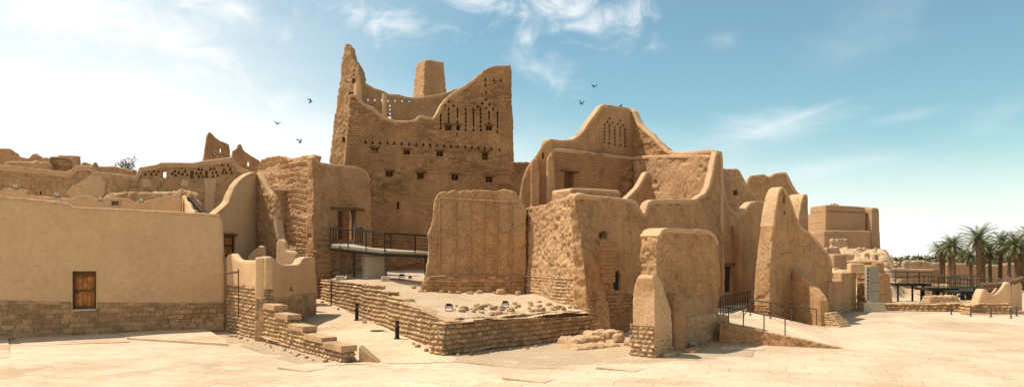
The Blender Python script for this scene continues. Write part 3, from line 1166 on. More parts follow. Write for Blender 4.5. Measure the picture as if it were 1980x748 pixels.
W('stone_base', [(511, 574), (540, 574), (575, 570), (612, 566), (613, 604)], 0, 0, plane=Plane(PS.world(0.405 * Ls, 0.0, 0).to_2d(), Vector((-11.3, 42.0)), 0.015, 0, -0.04), T=0.5, bottom=0.0, voxel=0.06, smooth=2, style='neatstone', mat='limestone', parent=pp)
# rain spout stake
sp = thing('spout_stake', 'thin dark stake with a short wooden spout against the stepped stone wall', 'stake', PS.world(0.175 * Ls, -0.12, 1.0))
bm = bmesh.new()
tube(bm, PS.world(0.175 * Ls, -0.12, 0.9), PS.world(0.175 * Ls, -0.12, 3.35), 0.035, 0.03, 6)
obj('stake', bm, 'old_timber', sp)
bm = bmesh.new()
tube(bm, PS.world(0.05 * Ls, -0.25, 3.12), PS.world(0.176 * Ls, -0.16, 3.2), 0.06, 0.05, 6)
obj('spout', bm, 'old_timber', sp)
# ramped stone by the wall's foot
bm = bmesh.new()
e0, e1 = gp(690, 700), gp(730, 701)
prism(bm, [(e0.x + .06, e0.y + .1), (e1.x, e1.y), (e1.x + .1, e1.y + .25), (e0.x + .0, e0.y + 1.0)], -0.1, [0.55, 0.03, 0.03, 0.55])
tag(obj('stone_wedge', bm, 'limestone'), 'wedge shaped stone kerb sloping away from the low end of the stepped wall', 'stone')

# =================================================================== LAYERED BUILDING
Cb = thing('layered_building', 'ragged building of eroded mud layers with a timber lintel doorway reached by the footbridge', 'building', Plane((606, 50), (722, 54)).O)
W('left_wall', [(497, 335), (500, 318), (506, 309), (522, 303), (540, 300), (552, 305), (560, 308), (585, 302), (606, 300), (608, 302), (612, 420), (614, 540)], (498, 56), (609, 50), T=1.4, k=.05, z0=0, voxel=0.075, smooth=2, style='strata', mat='rough_mud', parent=Cb)
PC = Plane((609, 50), (722, 54), 0.035)
W('right_wall', [(604, 305), (609, 301), (613, 306), (620, 314), (640, 317), (688, 322), (703, 327), (712, 335), (717, 350), (719, 375), (722, 440), (724, 560)], 0, 0, plane=PC, T=1.3, voxel=0.10, smooth=6, style='erode', mat='mud_plaster', parent=Cb, amp=1.1, cope=(.22, 0, 9, .04),
  holes=[rect(672, 434, 36, 62, 2.2)])
W('stone_base', [(606, 484), (640, 483), (690, 482), (724, 482), (725, 560)], 0, 0, plane=Plane((608, 49.9), (723, 54), 0.035, 0, -0.10), T=0.5, voxel=0.07, smooth=2, style='stone', mat='limestone', parent=Cb, amp=.7)
W('stone_base', [(540, 470), (575, 478), (608, 484), (612, 560)], 0, 0, plane=Plane((530, 53.4), (610, 49.8), 0.05, 0, -0.12), T=0.5, voxel=0.07, smooth=2, style='stone', mat='limestone', parent=Cb, amp=.8)
lintel(PC, 672, 404, 62, 4, Cb)
bm = bmesh.new()
x0, zb = PC.loc(655, 463)
x1, zt = PC.loc(668, 407)
box(bm, PC.world(x0 + .35, 0.75, zb), (0.75, 0.08, zt - zb), PC.yaw)
obj('door', bm, 'door_wood_dark', Cb)
bm = bmesh.new()
x0, _ = PC.loc(687, 463)
tube(bm, PC.world(x0, 0.5, zb), PC.world(x0, 0.5, zt), 0.09, 0.08, 8)
obj('door_post', bm, 'old_timber', Cb)
W('inner_wall', None, PC.world(-.5, 4.5, 0).to_2d(), PC.world(6, 4.5, 0).to_2d(), local=[(0, 9.0), (6.5, 8.5)], T=.8, voxel=.15, smooth=3, style='rough', mat='rough_mud', parent=Cb)

# =================================================================== PALACE TOWER
def z3(x, y):
    return (620 + .3475 * x, 60 + .3475 * y)


def z4(x, y):
    return (620 + .3475 * x, 300 + .3475 * y)


Pt = thing('palace_tower', 'tallest ruined mud tower with a sagging front wall, vent rows and a spiked left corner', 'tower', Plane((672, 58), (995, 62.3)).O)
PT = Plane((672, 58), (995, 62.3), 0.03, 2.0)
TW, TH = 5.6, 8.2
holes = []
for x, y in ((250, 615), (290, 618), (330, 620), (372, 621), (410, 622), (452, 624), (492, 626), (532, 628), (572, 629), (611, 631), (650, 633), (688, 635), (727, 638), (765, 640), (805, 641), (842, 644), (880, 646), (914, 649), (952, 653), (995, 656)):
    holes.append(tri(*z3(x, y), TW, TH, 0.7 if (x // 10) % 4 else 2.5))
for x, ys, sl in ((668, (444, 468, 490, 512, 535), None), (713, (388, 432, 457, 480, 500), None), (762, (432, 503), (445, 485)), (808, (432, 455, 478, 500, 522, 545), None),
                  (851, (434, 547), (447, 532)), (891, (434, 456, 478, 500, 524, 548), None), (938, (448, 507), (458, 494)), (985, (450, 556), (462, 542))):
    for y in ys:
        holes.append(tri(*z3(x, y), TW, TH, 0.7))
    if sl:
        a_, b_ = z3(x, sl[0]), z3(x, sl[1])
        holes.append(rect(a_[0], (a_[1] + b_[1]) / 2, 3.0, b_[1] - a_[1], 0.7))
for x, y, dp in ((922, 378, .7), (900, 398, .7), (940, 405, 2.5), (875, 418, .7), (960, 430, 2.5), (922, 424, .7), (740, 412, 2.5), (693, 408, .7), (918, 298, 2.5), (922, 338, .7), (918, 268, 2.5), (965, 270, 2.5), (1003, 272, 2.5)):
    holes.append(tri(*z3(x, y), TW, TH, dp))
win = [(z3(302, 668), 11, 9, 3), (z3(480, 675), 10, 8, .8), (z3(664, 684), 10, 8, .8), (z3(916, 696), 10, 12, .8),
       (z4(382, 106), 12, 9, .8), (z4(556, 116), 11, 10, .8), (z4(747, 124), 11, 9, .9), (z4(938, 136), 11, 9, .9),
       (z3(711, 539), 11, 9, .8), (z3(766, 539), 6, 9, .8), (z3(937, 541), 10, 8, .8)]
win = [(q, w * 1.2, h * 1.2, dp) for q, w, h, dp in win]
for (px, py), w, h, dp in win:
    holes.append(rect(px, py, w, h, dp))
holes.append(arch(*z4(431, 277), 5, 16, .7, True))
holes.append(rect(*z3(758, 576), 2.5, 6, .5))
front = [z3(162, 375), z3(163, 352), z3(200, 352), z3(225, 385), z3(255, 410), z3(295, 425), z3(330, 458), z3(365, 480), z3(420, 500), z3(500, 500), z3(530, 490), z3(550, 468), z3(575, 472), z3(625, 485), z3(645, 460), z3(670, 410), z3(700, 372),
         z3(750, 335), z3(800, 305), z3(850, 268), z3(900, 225), z3(940, 200), z3(975, 190), z3(1055, 189), z3(1064, 215), z3(1068, 400), z3(1078, 735), (1000, 470), (1003, 560)]
W('front_wall', [(648, 560), (658, 400), (666, 310)] + front, 0, 0, plane=PT, T=1.15, taper=-1, voxel=0.09, smooth=4, style='brick', mat='mud_brick', parent=Pt, holes=holes, cope=(.28, 4, 25, .05))
for (px, py), w, h, dp in win[:11]:
    lintel(PT, px, py - h / 2 - 1.2, w + 7, 1.7, Pt, proud=.12)
for (px, py), w, h, dp in (win[1], win[2], win[6], win[7], win[10]):
    x, z = PT.loc(px, py)
    bm = bmesh.new()
    box(bm, PT.world(x, PT.k * z + .25, z - .16), (0.12, .14, .32), PT.yaw)
    obj('window_bar', bm, 'old_timber', Pt)
# rear wall
PT2 = Plane((652, 69.0), (1002, 73.6), 0.02, 2.0)
rear = [z3(135, 100), z3(150, 105), z3(170, 150), z3(200, 190), z3(225, 245), z3(250, 290), z3(300, 320), z3(345, 332), z3(380, 352), z3(430, 352), z3(470, 365), z3(520, 372), z3(600, 362), z3(650, 355), z3(700, 345), z3(745, 322), z3(790, 318), z3(1060, 330), z3(1064, 735)]
rh = [tri(*z3(x, y), 4.6, 6.5, 2.5) for x, y in ((265, 380), (303, 381), (340, 382), (377, 385), (415, 385), (455, 385), (495, 386), (537, 387), (578, 388), (620, 388), (660, 388), (388, 412), (388, 434), (388, 456))]
rh += [rect(*z3(385, 482), 6, 6, 2.5), rect(*z3(227, 298), 5, 9, 2.5), tri(*z3(226, 270), 4, 5, 2.5), tri(*z3(232, 375), 4, 5, 2.5)]
W('rear_wall', [z3(60, 735)] + rear, 0, 0, plane=PT2, T=0.8, taper=.4, voxel=0.10, smooth=4, style='plaster', mat='mud_plaster', parent=Pt, holes=rh, cope=(.3, 3, 18, .04))
# side walls between front and rear
A2 = PT.world(PT.len - 1.6, 0.6, 0).to_2d()
B2_ = PT2.world(PT2.len - 1.6, 0.1, 0).to_2d()
W('side_wall', None, A2, B2_, local=[(0, 15.5), ((B2_ - A2).length, 13.5)], T=-0.6, z0=2.0, voxel=.12, smooth=4, style='plaster', mat='mud_plaster', parent=Pt)
# left corner turret
turret = [(634, 460), (637, 310), (645, 235), (656.5, 161), (660, 122), (664, 100), (666, 84), (672, 84), (674, 89), (678, 91), (680, 105), (681, 112), (689, 124), (694.7, 135), (697, 150), (697.5, 167), (698, 185), (698, 460)]
W('corner_turret', turret, (637, 65.5), (700, 64.3), T=1.6, taper=.3, k=.03, z0=2.0, voxel=0.09, smooth=2, style='rough', mat='rough_mud', parent=Pt, amp=.65,
  holes=[tri(*z3(186, 217), 4, 6), tri(*z3(186, 245), 4, 6), rect(*z3(183, 278), 6, 9.5, .9), tri(*z3(147, 281), 4, 5), rect(*z3(168, 349), 8, 6, .9), rect(*z3(128, 605), 6, 10, .8)])
for px, py0, py1, dd, r in ((744, 182, 250, 65.5, .27), (692.5, 164, 215, 63.0, .36)):
    bm = bmesh.new()
    a_, b_ = pt(px, py0, dd), pt(px + 1, py1, dd)
    tube(bm, a_, (b_.x, b_.y, 2.5), r * .9, r * 1.2, 12)
    obj('courtyard_pillar', bm, 'pale_plaster', Pt, smooth=True)

# tapered watch tower behind
wt = pt(831, 240, 84)
bm = bmesh.new()
box(bm, (0, 0, 0), (6.4, 6.4, 24.4), 0, 0.37)
me = remesh(bm, .11, 3)


apply_disp(me, 'rough', 0.8)
me.name = 'watch_tower'
me.polygons.foreach_set('use_smooth', np.ones(len(me.polygons), dtype=bool))
me.materials.append(MATS['rough_mud'])
o = bpy.data.objects.new('watch_tower', me)
COL.objects.link(o)
o.location = (wt.x, 84, 2.0)
o.rotation_euler = (0, 0, R(33))
tag(o, 'slender tapered mud tower rising behind the sagging palace wall', 'tower')
W('ruined_wall', [(985, 313), (1005, 313), (1022, 314), (1050, 318), (1080, 322)], (985, 70), (1082, 72), T=1.0, z0=1, voxel=.13, style='rough', mat='mud_brick',
  label='dark rough wall glimpsed between the tall tower and the arched buttress', cat='wall')

# =================================================================== PANELLED WALL
Pw = thing('panelled_wall', 'broad mud wall divided into tall raised panels, ragged left edge and crumbling top', 'wall', Plane((828, 43.5), (1017, 44.2)).O)
PP = Plane((820, 43.5), (1018, 44.2), 0.03)
jag = [(x, 367 + random.uniform(-2.2, 2.2)) for x in range(882, 996, 6)]
W('wall_face', [(812, 590), (813, 560), (822, 535), (828, 500), (829, 470), (826, 455), (832, 440), (838, 415), (838, 398), (841, 384), (848, 374), (858, 370), (866, 372), (874, 368)] + jag + [(998, 372), (1003, 380), (1010, 388), (1015, 393), (1018, 402), (1018, 590)],
  0, 0, plane=PP, T=1.5, taper=.3, voxel=0.07, smooth=2, style='rough', mat='mud_plaster', parent=Pw, amp=.5, bottom=0.9)
W('plinth', [(812, 590), (815, 548), (830, 534), (850, 532), (1014, 533), (1016, 590)], 0, 0, plane=Plane((820, 43.5), (1018, 44.2), 0.03, 0, -0.30), T=0.6, taper=.3, voxel=0.06, smooth=3, style='neatstone', mat='mud_brick', parent=Pw, bottom=0.9)
bm = bmesh.new()
xs = [851, 880.6, 909, 935.5, 962, 989]
Prib = Plane((820, 43.5), (1018, 44.2), 0.03, 0, -0.075)


def bar(p, q, w=0.07):
    a_, b_ = Prib.loc(*p), Prib.loc(*q)
    n = 10
    pv = None
    for i in range(n):
        t0, t1 = i / n, (i + 1) / n
        A_ = Prib.world(a_[0] + (b_[0] - a_[0]) * t0 + (0.02 * random.random() if i else 0), Prib.k * (a_[1] + (b_[1] - a_[1]) * t0), a_[1] + (b_[1] - a_[1]) * t0)
        B_ = Prib.world(a_[0] + (b_[0] - a_[0]) * t1 + 0.02 * random.random(), Prib.k * (a_[1] + (b_[1] - a_[1]) * t1), a_[1] + (b_[1] - a_[1]) * t1)
        tube(bm, A_, B_, w * random.uniform(.42, .55), None, 6)


for i, x in enumerate(xs):
    bar((x, 384 + i * 1.2), (x - 1.5, 526), .08)
bar((851, 383), (1000, 391))
for i in range(5):
    ym = 449 + (i % 2) * -1 if i % 2 == 0 else 421
    bar((xs[i], ym), (xs[i + 1], ym))
    if i % 2:
        bar((xs[i], 487), (xs[i + 1], 487))
obj('panel_frame', bm, 'mud_plaster', Pw, smooth=True)['kind'] = 'stuff'

# =================================================================== COURTYARD PALACE
Cp = thing('courtyard_palace', 'large mud building with rough lit corner, dipping parapet and tall gables round a courtyard', 'building', Plane((1015, 44), (1138, 36)).O)
C3 = Vector(((1138 - CX) / F * 36.0, 36.0))
PD = Plane(Vector(((1013 - CX) / F * 44.3, 44.3)), C3, 0.075)
W('lit_wall', [(1010, 600), (1013, 405), (1020, 400), (1028, 401), (1040, 399), (1052, 397), (1062, 389), (1073, 386), (1088, 382), (1098, 378), (1103, 374), (1110, 373), (1117, 380), (1121, 440), (1130, 540), (1140, 640)],
  0, 0, plane=PD, T=1.3, taper=.2, voxel=0.065, smooth=2, style='rough', mat='rough_mud', parent=Cp, amp=1.1, holes=[rect(1115, 432, 7, 6, .5)])
W('stone_base', [(1010, 600), (1014, 528), (1060, 532), (1100, 538), (1132, 543), (1140, 640)], 0, 0, plane=Plane(Vector(((1013 - CX) / F * 44.3, 44.3)), C3, 0.075, 0, -0.08), T=.6, voxel=0.055, smooth=2, style='smallstone', mat='limestone', parent=Cp)
PE = Plane(C3, (1400, 45.5), 0.075)
W('shaded_wall', [(1140, 645), (1138, 600), (1124, 470), (1112, 385), (1114, 376), (1125, 375), (1150, 378), (1196, 382), (1222, 386), (1234, 391), (1238, 402), (1243, 411), (1248, 412), (1250, 402), (1254, 391), (1262, 386), (1300, 385), (1338, 386), (1348, 384), (1354, 378), (1363, 374), (1370, 362), (1376, 340), (1380, 318), (1384, 298), (1389, 292), (1397, 294), (1399, 330), (1401, 520), (1402, 650)],
  0, 0, plane=PE, T=1.1, taper=.2, voxel=0.075, smooth=4, style='erode', mat='mud_plaster', parent=Cp, amp=1.2, cope=(.26, 4, 32, .05),
  holes=[arch(1169, 453, 18, 14, .8), arch(1195, 541, 14, 40, .8, True)])
W('brick_base', [(1140, 645), (1139, 572), (1180, 566), (1250, 570), (1300, 575), (1402, 580), (1402, 650)], 0, 0, plane=Plane(C3, (1400, 45.5), 0.075, 0, -0.05), T=.6, voxel=0.06, smooth=2, style='smallstone', mat='mud_brick', parent=Cp, amp=.8,
  holes=[arch(1195, 541, 14, 40, 1.0, True)])
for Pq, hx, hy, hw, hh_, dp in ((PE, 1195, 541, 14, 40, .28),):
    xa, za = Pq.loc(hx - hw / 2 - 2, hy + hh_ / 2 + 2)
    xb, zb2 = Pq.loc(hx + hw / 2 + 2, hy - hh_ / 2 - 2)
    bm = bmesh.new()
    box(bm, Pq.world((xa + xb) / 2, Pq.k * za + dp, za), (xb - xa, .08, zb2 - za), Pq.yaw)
    obj('shadow_panel', bm, 'black_metal', Cp)  # black panel added inside the arch, its colour standing in for deep shade
bmn = bmesh.new()
x0, zb = PE.loc(1162, 546)
x1, zt = PE.loc(1179, 464)
box(bmn, PE.world((x0 + x1) / 2, PE.k * zb - 0.02, zb), (x1 - x0, .34, zt - zb), PE.yaw, .93)
obj('niche_pilaster', bmn, 'mud_brick', Cp)
PE2 = Plane((1390, 46.0), (1492, 53), 0.06)
W('shaded_wall', [(1388, 640), (1390, 400), (1399, 340), (1402, 370), (1405, 388), (1412, 402), (1425, 412), (1437, 411), (1446, 398), (1453, 391), (1463, 389), (1482, 390), (1489, 396), (1492, 440), (1494, 640)], 0, 0, plane=PE2, T=1.1, taper=.2,
  voxel=0.08, smooth=5, style='plaster', mat='mud_plaster', parent=Cp, cope=(.26, 2, 13, .05), holes=[rect(1406, 539, 13, 50, .8)])
lintel(PE2, 1408, 512, 26, 3.0, Cp)
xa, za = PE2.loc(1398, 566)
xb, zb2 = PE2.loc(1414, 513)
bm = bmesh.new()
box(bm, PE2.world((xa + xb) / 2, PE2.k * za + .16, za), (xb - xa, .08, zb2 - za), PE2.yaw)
obj('shadow_panel', bm, 'black_metal', Cp)  # added black plate that paints the slit's inner darkness
W('brick_base', [(1388, 640), (1389, 572), (1492, 572), (1494, 640)], 0, 0, plane=Plane((1390, 46.0), (1492, 53), 0.06, 0, -.05), T=.5, voxel=0.08, smooth=2, style='smallstone', mat='mud_brick', parent=Cp, amp=.8)
x0, zb = PE2.loc(1427, 600)
_, zt = PE2.loc(1427, 438)
bm = bmesh.new()
box(bm, PE2.world(x0, PE2.k * zb + .05, zb), (.45, .5, zt - zb), PE2.yaw, .8)
obj('pilaster', bm, 'mud_plaster', Cp)
# courtyard roof terrace (out of sight, closes the volume)
bm = bmesh.new()
prism(bm, [(1.5, 44.6), (4.3, 37.6), (12.6, 46.4), (13.2, 49.5), (8.8, 55.5), (2.9, 49.8)], 5.2, 5.6)
obj('roof_terrace', bm, 'rough_mud', Cp)

# upper gables
def z5(x, y):
    return (980 + .3745 * x, 180 + .3745 * y)


KA, KB = Vector(((1056 - CX) / F * 50.0, 50.0)), Vector(((1222 - CX) / F * 56.5, 56.5))
PK = Plane(KA, KB, 0.02, 4.0)
holes = []
for x, ys, sl in ((505, (160, 178, 196, 214, 232, 250), None), (530, (128, 165, 256), (182, 245)), (558, (172, 190, 208, 226, 244, 262), None), (586, (139, 176, 266), (190, 252)), (610, (186, 204, 222, 238, 254, 272), None)):
    for y in ys:
        holes.append(tri(*z5(x, y), 5.8, 7, .6))
    if sl:
        a_, b_ = z5(x, sl[0]), z5(x, sl[1])
        holes.append(rect(a_[0], (a_[1] + b_[1]) / 2, 3.0, b_[1] - a_[1], .6))
for x, y in ((519, 146), (546, 150), (574, 157), (600, 163), (560, 172 - 40 + 60)):
    holes.append(tri(*z5(x, y), 5.8, 7, .6))
holes = holes[:-1]
W('gable_wall', [(1052, 300), (1058, 276), (1062, 269), (1072, 269), (1085, 271), (1108, 269), (1120, 262), (1130, 251), (1138, 238), (1147, 226), (1156, 214), (1162, 205), (1168, 202), (1180, 203), (1214, 208), (1221, 212), (1224, 240)], 0, 0, plane=PK, T=.8,
  voxel=.085, smooth=5, style='plaster', mat='mud_plaster', parent=Cp, holes=holes, taper=.3, cope=(.28, 1, 16, .05))
PKl = Plane(KA, KB, 0.02, 4.0, -0.55)
W('courtyard_wall', [(1064, 300), (1070, 287), (1100, 289), (1160, 296), (1224, 304)], 0, 0, plane=PKl, T=.7, voxel=.085, smooth=5, style='brick', mat='mud_brick', parent=Cp, taper=.3, cope=(.25, 0, None, .05),
  holes=[rect(1101, 362, 20, 60, .55)])
lintel(PKl, 1101, 331, 34, 3, Cp)
x0, zb = PKl.loc(1101, 392)
_, zt = PKl.loc(1101, 333)
bm = bmesh.new()
box(bm, PKl.world(x0 + .05, .42, zb), (.55, .07, zt - zb), PKl.yaw)
obj('door', bm, 'old_timber', Cp)
KC = Vector(((1375 - CX) / F * 50.0, 50.0))
PK2 = Plane(KB, KC, 0.02, 4.0)
W('gable_wall', [(1214, 230), (1216, 209), (1225, 215), (1230, 228), (1236, 240), (1246, 250), (1260, 261), (1270, 272), (1280, 282), (1290, 290), (1299, 294), (1320, 294), (1345, 292), (1374, 289), (1380, 294), (1382, 330)], 0, 0, plane=PK2, T=.8, taper=.3,
  voxel=.085, smooth=4, style='brick', mat='mud_brick', parent=Cp, cope=(.28, 1, 15, .05))
W('courtyard_wall', [(1217, 330), (1218, 304), (1250, 301), (1300, 300), (1345, 300), (1374, 300), (1377, 330)], 0, 0, plane=Plane(KB, KC, 0.02, 4.0, -0.5), T=.7, taper=.3, voxel=.085, smooth=4, style='erode', mat='rough_mud', parent=Cp, amp=1.4, cope=(.25, 1, 6, .05))
# curved buttress at the courtyard's left end
W('arched_buttress', [(1004, 430), (1004, 385), (1007, 365), (1011, 345), (1018, 326), (1028, 311), (1037, 300), (1044, 288), (1051, 276), (1058, 270), (1066, 272), (1070, 282), (1071, 320), (1072, 440)], (1003, 49.6), (1072, 49.6), T=1.8, k=.03, z0=4.0, taper=.2,
  voxel=.08, smooth=7, style='smooth', mat='mud_plaster', parent=Cp, holes=[arch(1050, 301, 5, 13, .6)])
for x0_, x1_, y0_, dd in ((1026, 1044, 306, 49.25), (1057, 1073, 300, 49.2)):
    W('pilaster', [(x0_, 430), (x0_ + 1, y0_ + 8), (x0_ + 5, y0_), (x1_ - 5, y0_), (x1_ - 1, y0_ + 8), (x1_, 430)], (x0_, dd), (x1_, dd), T=.9, k=.01, z0=4.0, voxel=.06, smooth=6, style='plaster', mat='mud_plaster', parent=Cp)
W('wing_wall', [(1203, 400), (1209, 387), (1222, 374), (1234, 362), (1241, 350), (1247, 338), (1251, 333), (1256, 332), (1260, 336), (1262, 350), (1264, 410)], (1203, 45.0), (1264, 48.2), T=.6, z0=4.0, voxel=.07, smooth=5, style='plaster', mat='mud_plaster', parent=Cp, cope=(.25, 0, 9, .05))
W('roof_parapet', [(1103, 395), (1103, 369), (1106, 364), (1120, 364), (1196, 368), (1201, 373), (1202, 400)], (1102, 42.5), (1203, 44.5), T=2.2, z0=4.0, voxel=.08, smooth=5, style='plaster', mat='mud_plaster', parent=Cp, cope=(.2, 1, 6, .04))

# walls behind on the right
W('ruined_wall', [(1380, 360), (1386, 328), (1398, 326), (1425, 327), (1431, 331), (1438, 344), (1446, 360), (1455, 374), (1466, 386), (1474, 400)], (1380, 56.5), (1476, 57.5), T=1.0, taper=-.5, z0=1, voxel=.085, smooth=3, style='rough', mat='rough_mud', cope=(.35, 3, 10, .06),
  holes=[rect(1422, 373, 9, 10, .7)], label='rough mud gable with a square hole, right of the tall courtyard fin', cat='wall')
W('ruined_wall', [(1438, 380), (1446, 346), (1451, 339), (1478, 336), (1484, 341), (1489, 341), (1497, 335), (1510, 333), (1520, 333), (1525, 340), (1533, 358), (1541, 370), (1548, 376), (1552, 390)], (1436, 66), (1556, 66.5), T=1.0, z0=1, voxel=.10, smooth=4, style='erode', mat='mud_plaster', cope=(.3, 0, None, .05),
  label='far mud gable with a notched flat top behind the pointed gable', cat='wall')
W('wall_fin', [(1539, 470), (1543, 430), (1547, 405), (1550, 388), (1554, 378), (1558, 375), (1562, 377), (1563, 400), (1564, 470)], (1539, 58), (1565, 60.5), T=1.6, z0=1, voxel=.09, smooth=5, style='plaster', mat='mud_plaster', cope=(.25, 1, 7, .05), label='short upright mud fin just right of the pointed gable', cat='wall')

# =================================================================== POINTED GABLE WITH BUTTRESS
Fg = thing('pointed_gable', 'tall pointed mud gable with two slit openings, a sloping right edge and a curved buttress', 'wall', Plane((1487, 42), (1614, 47)).O)
PF = Plane((1488, 42), (1614, 47), 0.03)
W('gable_wall', [(1488, 645), (1490, 517), (1496, 440), (1499, 410), (1504, 378), (1508, 366), (1513, 361), (1519, 364), (1526, 378), (1535, 402), (1542, 422), (1549, 437), (1556, 443), (1565, 447), (1575, 458), (1584.6, 469), (1593, 479), (1600.7, 488), (1607, 500), (1612, 517), (1614, 560), (1615, 640)], 0, 0, plane=PF, T=1.15, taper=.5, cope=(.22, 2, 20, .05),
  voxel=.07, smooth=5, style='erode', mat='mud_plaster', parent=Fg, amp=.8, holes=[arch(1516, 385, 5.5, 16, .6, True), rect(1517.5, 411, 4, 8, .6)])
W('stone_base', [(1487, 645), (1489, 590), (1530, 585), (1613, 570), (1615, 640)], 0, 0, plane=Plane((1487, 42), (1614, 47), 0.03, 0, -.06), T=1.15, voxel=.07, smooth=2, style='smallstone', mat='mud_brick', parent=Fg, amp=.8)
BA, BB = Vector((16.95, 43.8)), Vector((17.72, 41.0))
W('buttress', [(1530, 530), (1536, 521), (1542, 524), (1552, 538), (1562, 550), (1572, 562), (1580, 571), (1585, 580), (1587, 600), (1588, 640)], 0, 0, plane=Plane(BA, BB, 0.0), T=.6, voxel=.06, smooth=5, style='smooth', mat='mud_plaster', parent=Fg)
for i in range(6):
    c = Vector((18.15, 41.6, 0)) + Vector((0.10 * (5 - i), -0.05 * (5 - i), i * .13))
    block('stone_step', c, (1.3 - .1 * i, .9, .15), .65, .95, .05, 2, 'rough', 'limestone', Fg, amp=.25)

# =================================================================== RIGHT: LOW WALLS
Lw = thing('low_wall', 'low mud and stone wall with a raised end, running right from the pointed gable', 'wall', Plane((1606, 46), (1655, 54)).O)
W('wall_face', [(1605, 640), (1605, 546), (1611, 543), (1628, 543), (1629, 528), (1640, 526), (1656, 526), (1657, 610)], 0, 0, plane=Plane((1605, 46), (1656, 54), .02), T=.9, voxel=.08, smooth=3, style='smooth', mat='mud_plaster', parent=Lw)
W('stone_base', [(1605, 640), (1606, 596), (1656, 572), (1657, 610)], 0, 0, plane=Plane((1605, 46), (1656, 54), .02, 0, -.06), T=.5, voxel=.07, smooth=2, style='smallstone', mat='limestone', parent=Lw)
W('wall_face', [(1654, 610), (1655, 526), (1684, 525), (1684, 610)], 0, 0, plane=Plane((1654, 54.5), (1686, 53.6), .02), T=.8, voxel=.08, smooth=3, style='brick', mat='mud_brick', parent=Lw)

# =================================================================== FREE-STANDING BUTTRESSED SLAB
Mg = thing('buttressed_wall', 'free standing thick mud wall with chamfered top and two rounded buttresses at its left end', 'wall', Plane((1268, 29.8), (1392, 34.5)).O)
MA, MB_ = Vector(((1272 - CX) / F * 29.9, 29.9)), Vector(((1394 - CX) / F * 34.6, 34.6))
PM = Plane(MA, MB_, 0.012)
W('wall_slab', [(1271, 690), (1271, 470), (1274, 456), (1281, 444), (1290, 441), (1330, 443), (1374, 446), (1384, 455), (1390, 470), (1391, 560), (1393, 680)], 0, 0, plane=PM, T=.95, taper=.2, voxel=.05, smooth=5, style='erode', mat='mud_plaster', parent=Mg, amp=1.1, cope=(.2, 2, 9, .03))
W('stone_base', [(1300, 700), (1302, 622), (1340, 612), (1391, 604), (1394, 680)], 0, 0, plane=Plane(MA, MB_, 0.012, 0, -.08), T=1.1, voxel=.05, smooth=3, style='rough', mat='rough_mud', parent=Mg, amp=.5)
W('stone_base', [(1388, 690), (1389, 608), (1410, 609), (1412, 660)], 0, 0, plane=Plane((1386, 34.2), (1412, 35.2), 0.0, 0, -.05), T=.8, voxel=.05, smooth=2, style='rough', mat='rough_mud', parent=Mg, amp=.6)
# tall rounded buttress: its front plane faces left, ridge curving up to the slab
QA, QB = Vector(((1228 - CX) / F * 30.2, 30.2)), Vector(((1267 - CX) / F * 28.9, 28.9))
Lq = (QB - QA).length
PQ = Plane(QA, QB, 0.02)


def buttress(name, outline, P, T, style, mat, **k):
    return W(name, outline, 0, 0, plane=P, T=T, parent=Mg, style=style, mat=mat, **k)


# profile seen from the right face: runs from the slab towards the viewer, thickness to the left
RA, RB = Vector(((1268 - CX) / F * 28.55, 28.55)), Vector(((1304 - CX) / F * 29.75, 29.75))
PRr = Plane(RA, RB, 0.0)
def lean(c, P):
    # the buttress narrows and leans in towards the slab as it rises
    if c.z > 2.2:
        t = min(1.0, (c.z - 2.2) / 1.1)
        c.y = c.y * (1 - .42 * t ** 1.8)
    return c


W('buttress', [(1267, 690), (1266, 600), (1266, 575), (1264, 550), (1262, 538), (1264, 531), (1272, 532), (1278, 540), (1284, 556), (1288, 570), (1293, 585), (1297, 600), (1299, 630), (1300, 700)], 0, 0, plane=PRr, T=1.0, taper=0, voxel=.045, smooth=6, style='plaster', mat='coping', parent=Mg, amp=.8, warp=lean)
W('stone_foot', [(1266, 705), (1266, 628), (1299, 634), (1300, 705)], 0, 0, plane=Plane(RA, RB, 0.0, 0, -.05), T=1.2, taper=0, voxel=.045, smooth=2, style='smallstone', mat='limestone', parent=Mg, amp=.8)
W('buttress', [(1303, 690), (1303, 585), (1306, 570), (1311, 565), (1317, 570), (1323, 590), (1326, 615), (1328, 690)], (1302, 30.2), (1329, 30.7), T=.8, k=0, voxel=.045, smooth=5, style='smooth', mat='mud_plaster', parent=Mg, amp=.6)
for i, (px, py, s) in enumerate(((1294, 690, .55), (1303, 687, .6), (1291, 684, .5), (1341, 683, .5), (1336, 672, .5), (1348, 679, .45), (1334, 660, .5))):
    c = gp(px, py)
    block('foot_stone', (c.x, c.y + .25, (0, 0, .14, 0, .12, 0, .28)[i]), (s, .45, .16), .5 + .1 * i, .95, .045, 2, 'rough', 'limestone', Mg, amp=.25)

# =================================================================== TERRACE RETAINING WALL
Rw = thing('retaining_wall', 'pale coursed stone retaining wall wrapping the rubble terrace, stepped along the path', 'wall', (-2.36, 28.7, 0))
VA, VB, VC = Vector((-13.4, 50.0)), Vector((-2.75, 29.3)), Vector((4.06, 36.0))
PV = Plane(VA, VB, 0.05, 0)
Lv = PV.len
W('path_wall', None, 0, 0, plane=PV, local=[(0, 2.36), (.3 * Lv, 2.42), (.5 * Lv, 2.46), (.56 * Lv, 2.44), (.565 * Lv, 2.22), (.66 * Lv, 2.2), (.665 * Lv, 1.98), (.76 * Lv, 1.95), (.77 * Lv, 1.72), (.86 * Lv, 1.66), (.93 * Lv, 1.5), (1.0 * Lv, 1.36)], T=.8, voxel=.045, smooth=2,
  style='stone', mat='limestone', bottom=-.3, parent=Rw, taper=0)
PU = Plane(Vector((-2.75, 28.95)), VC, 0.05, 0)
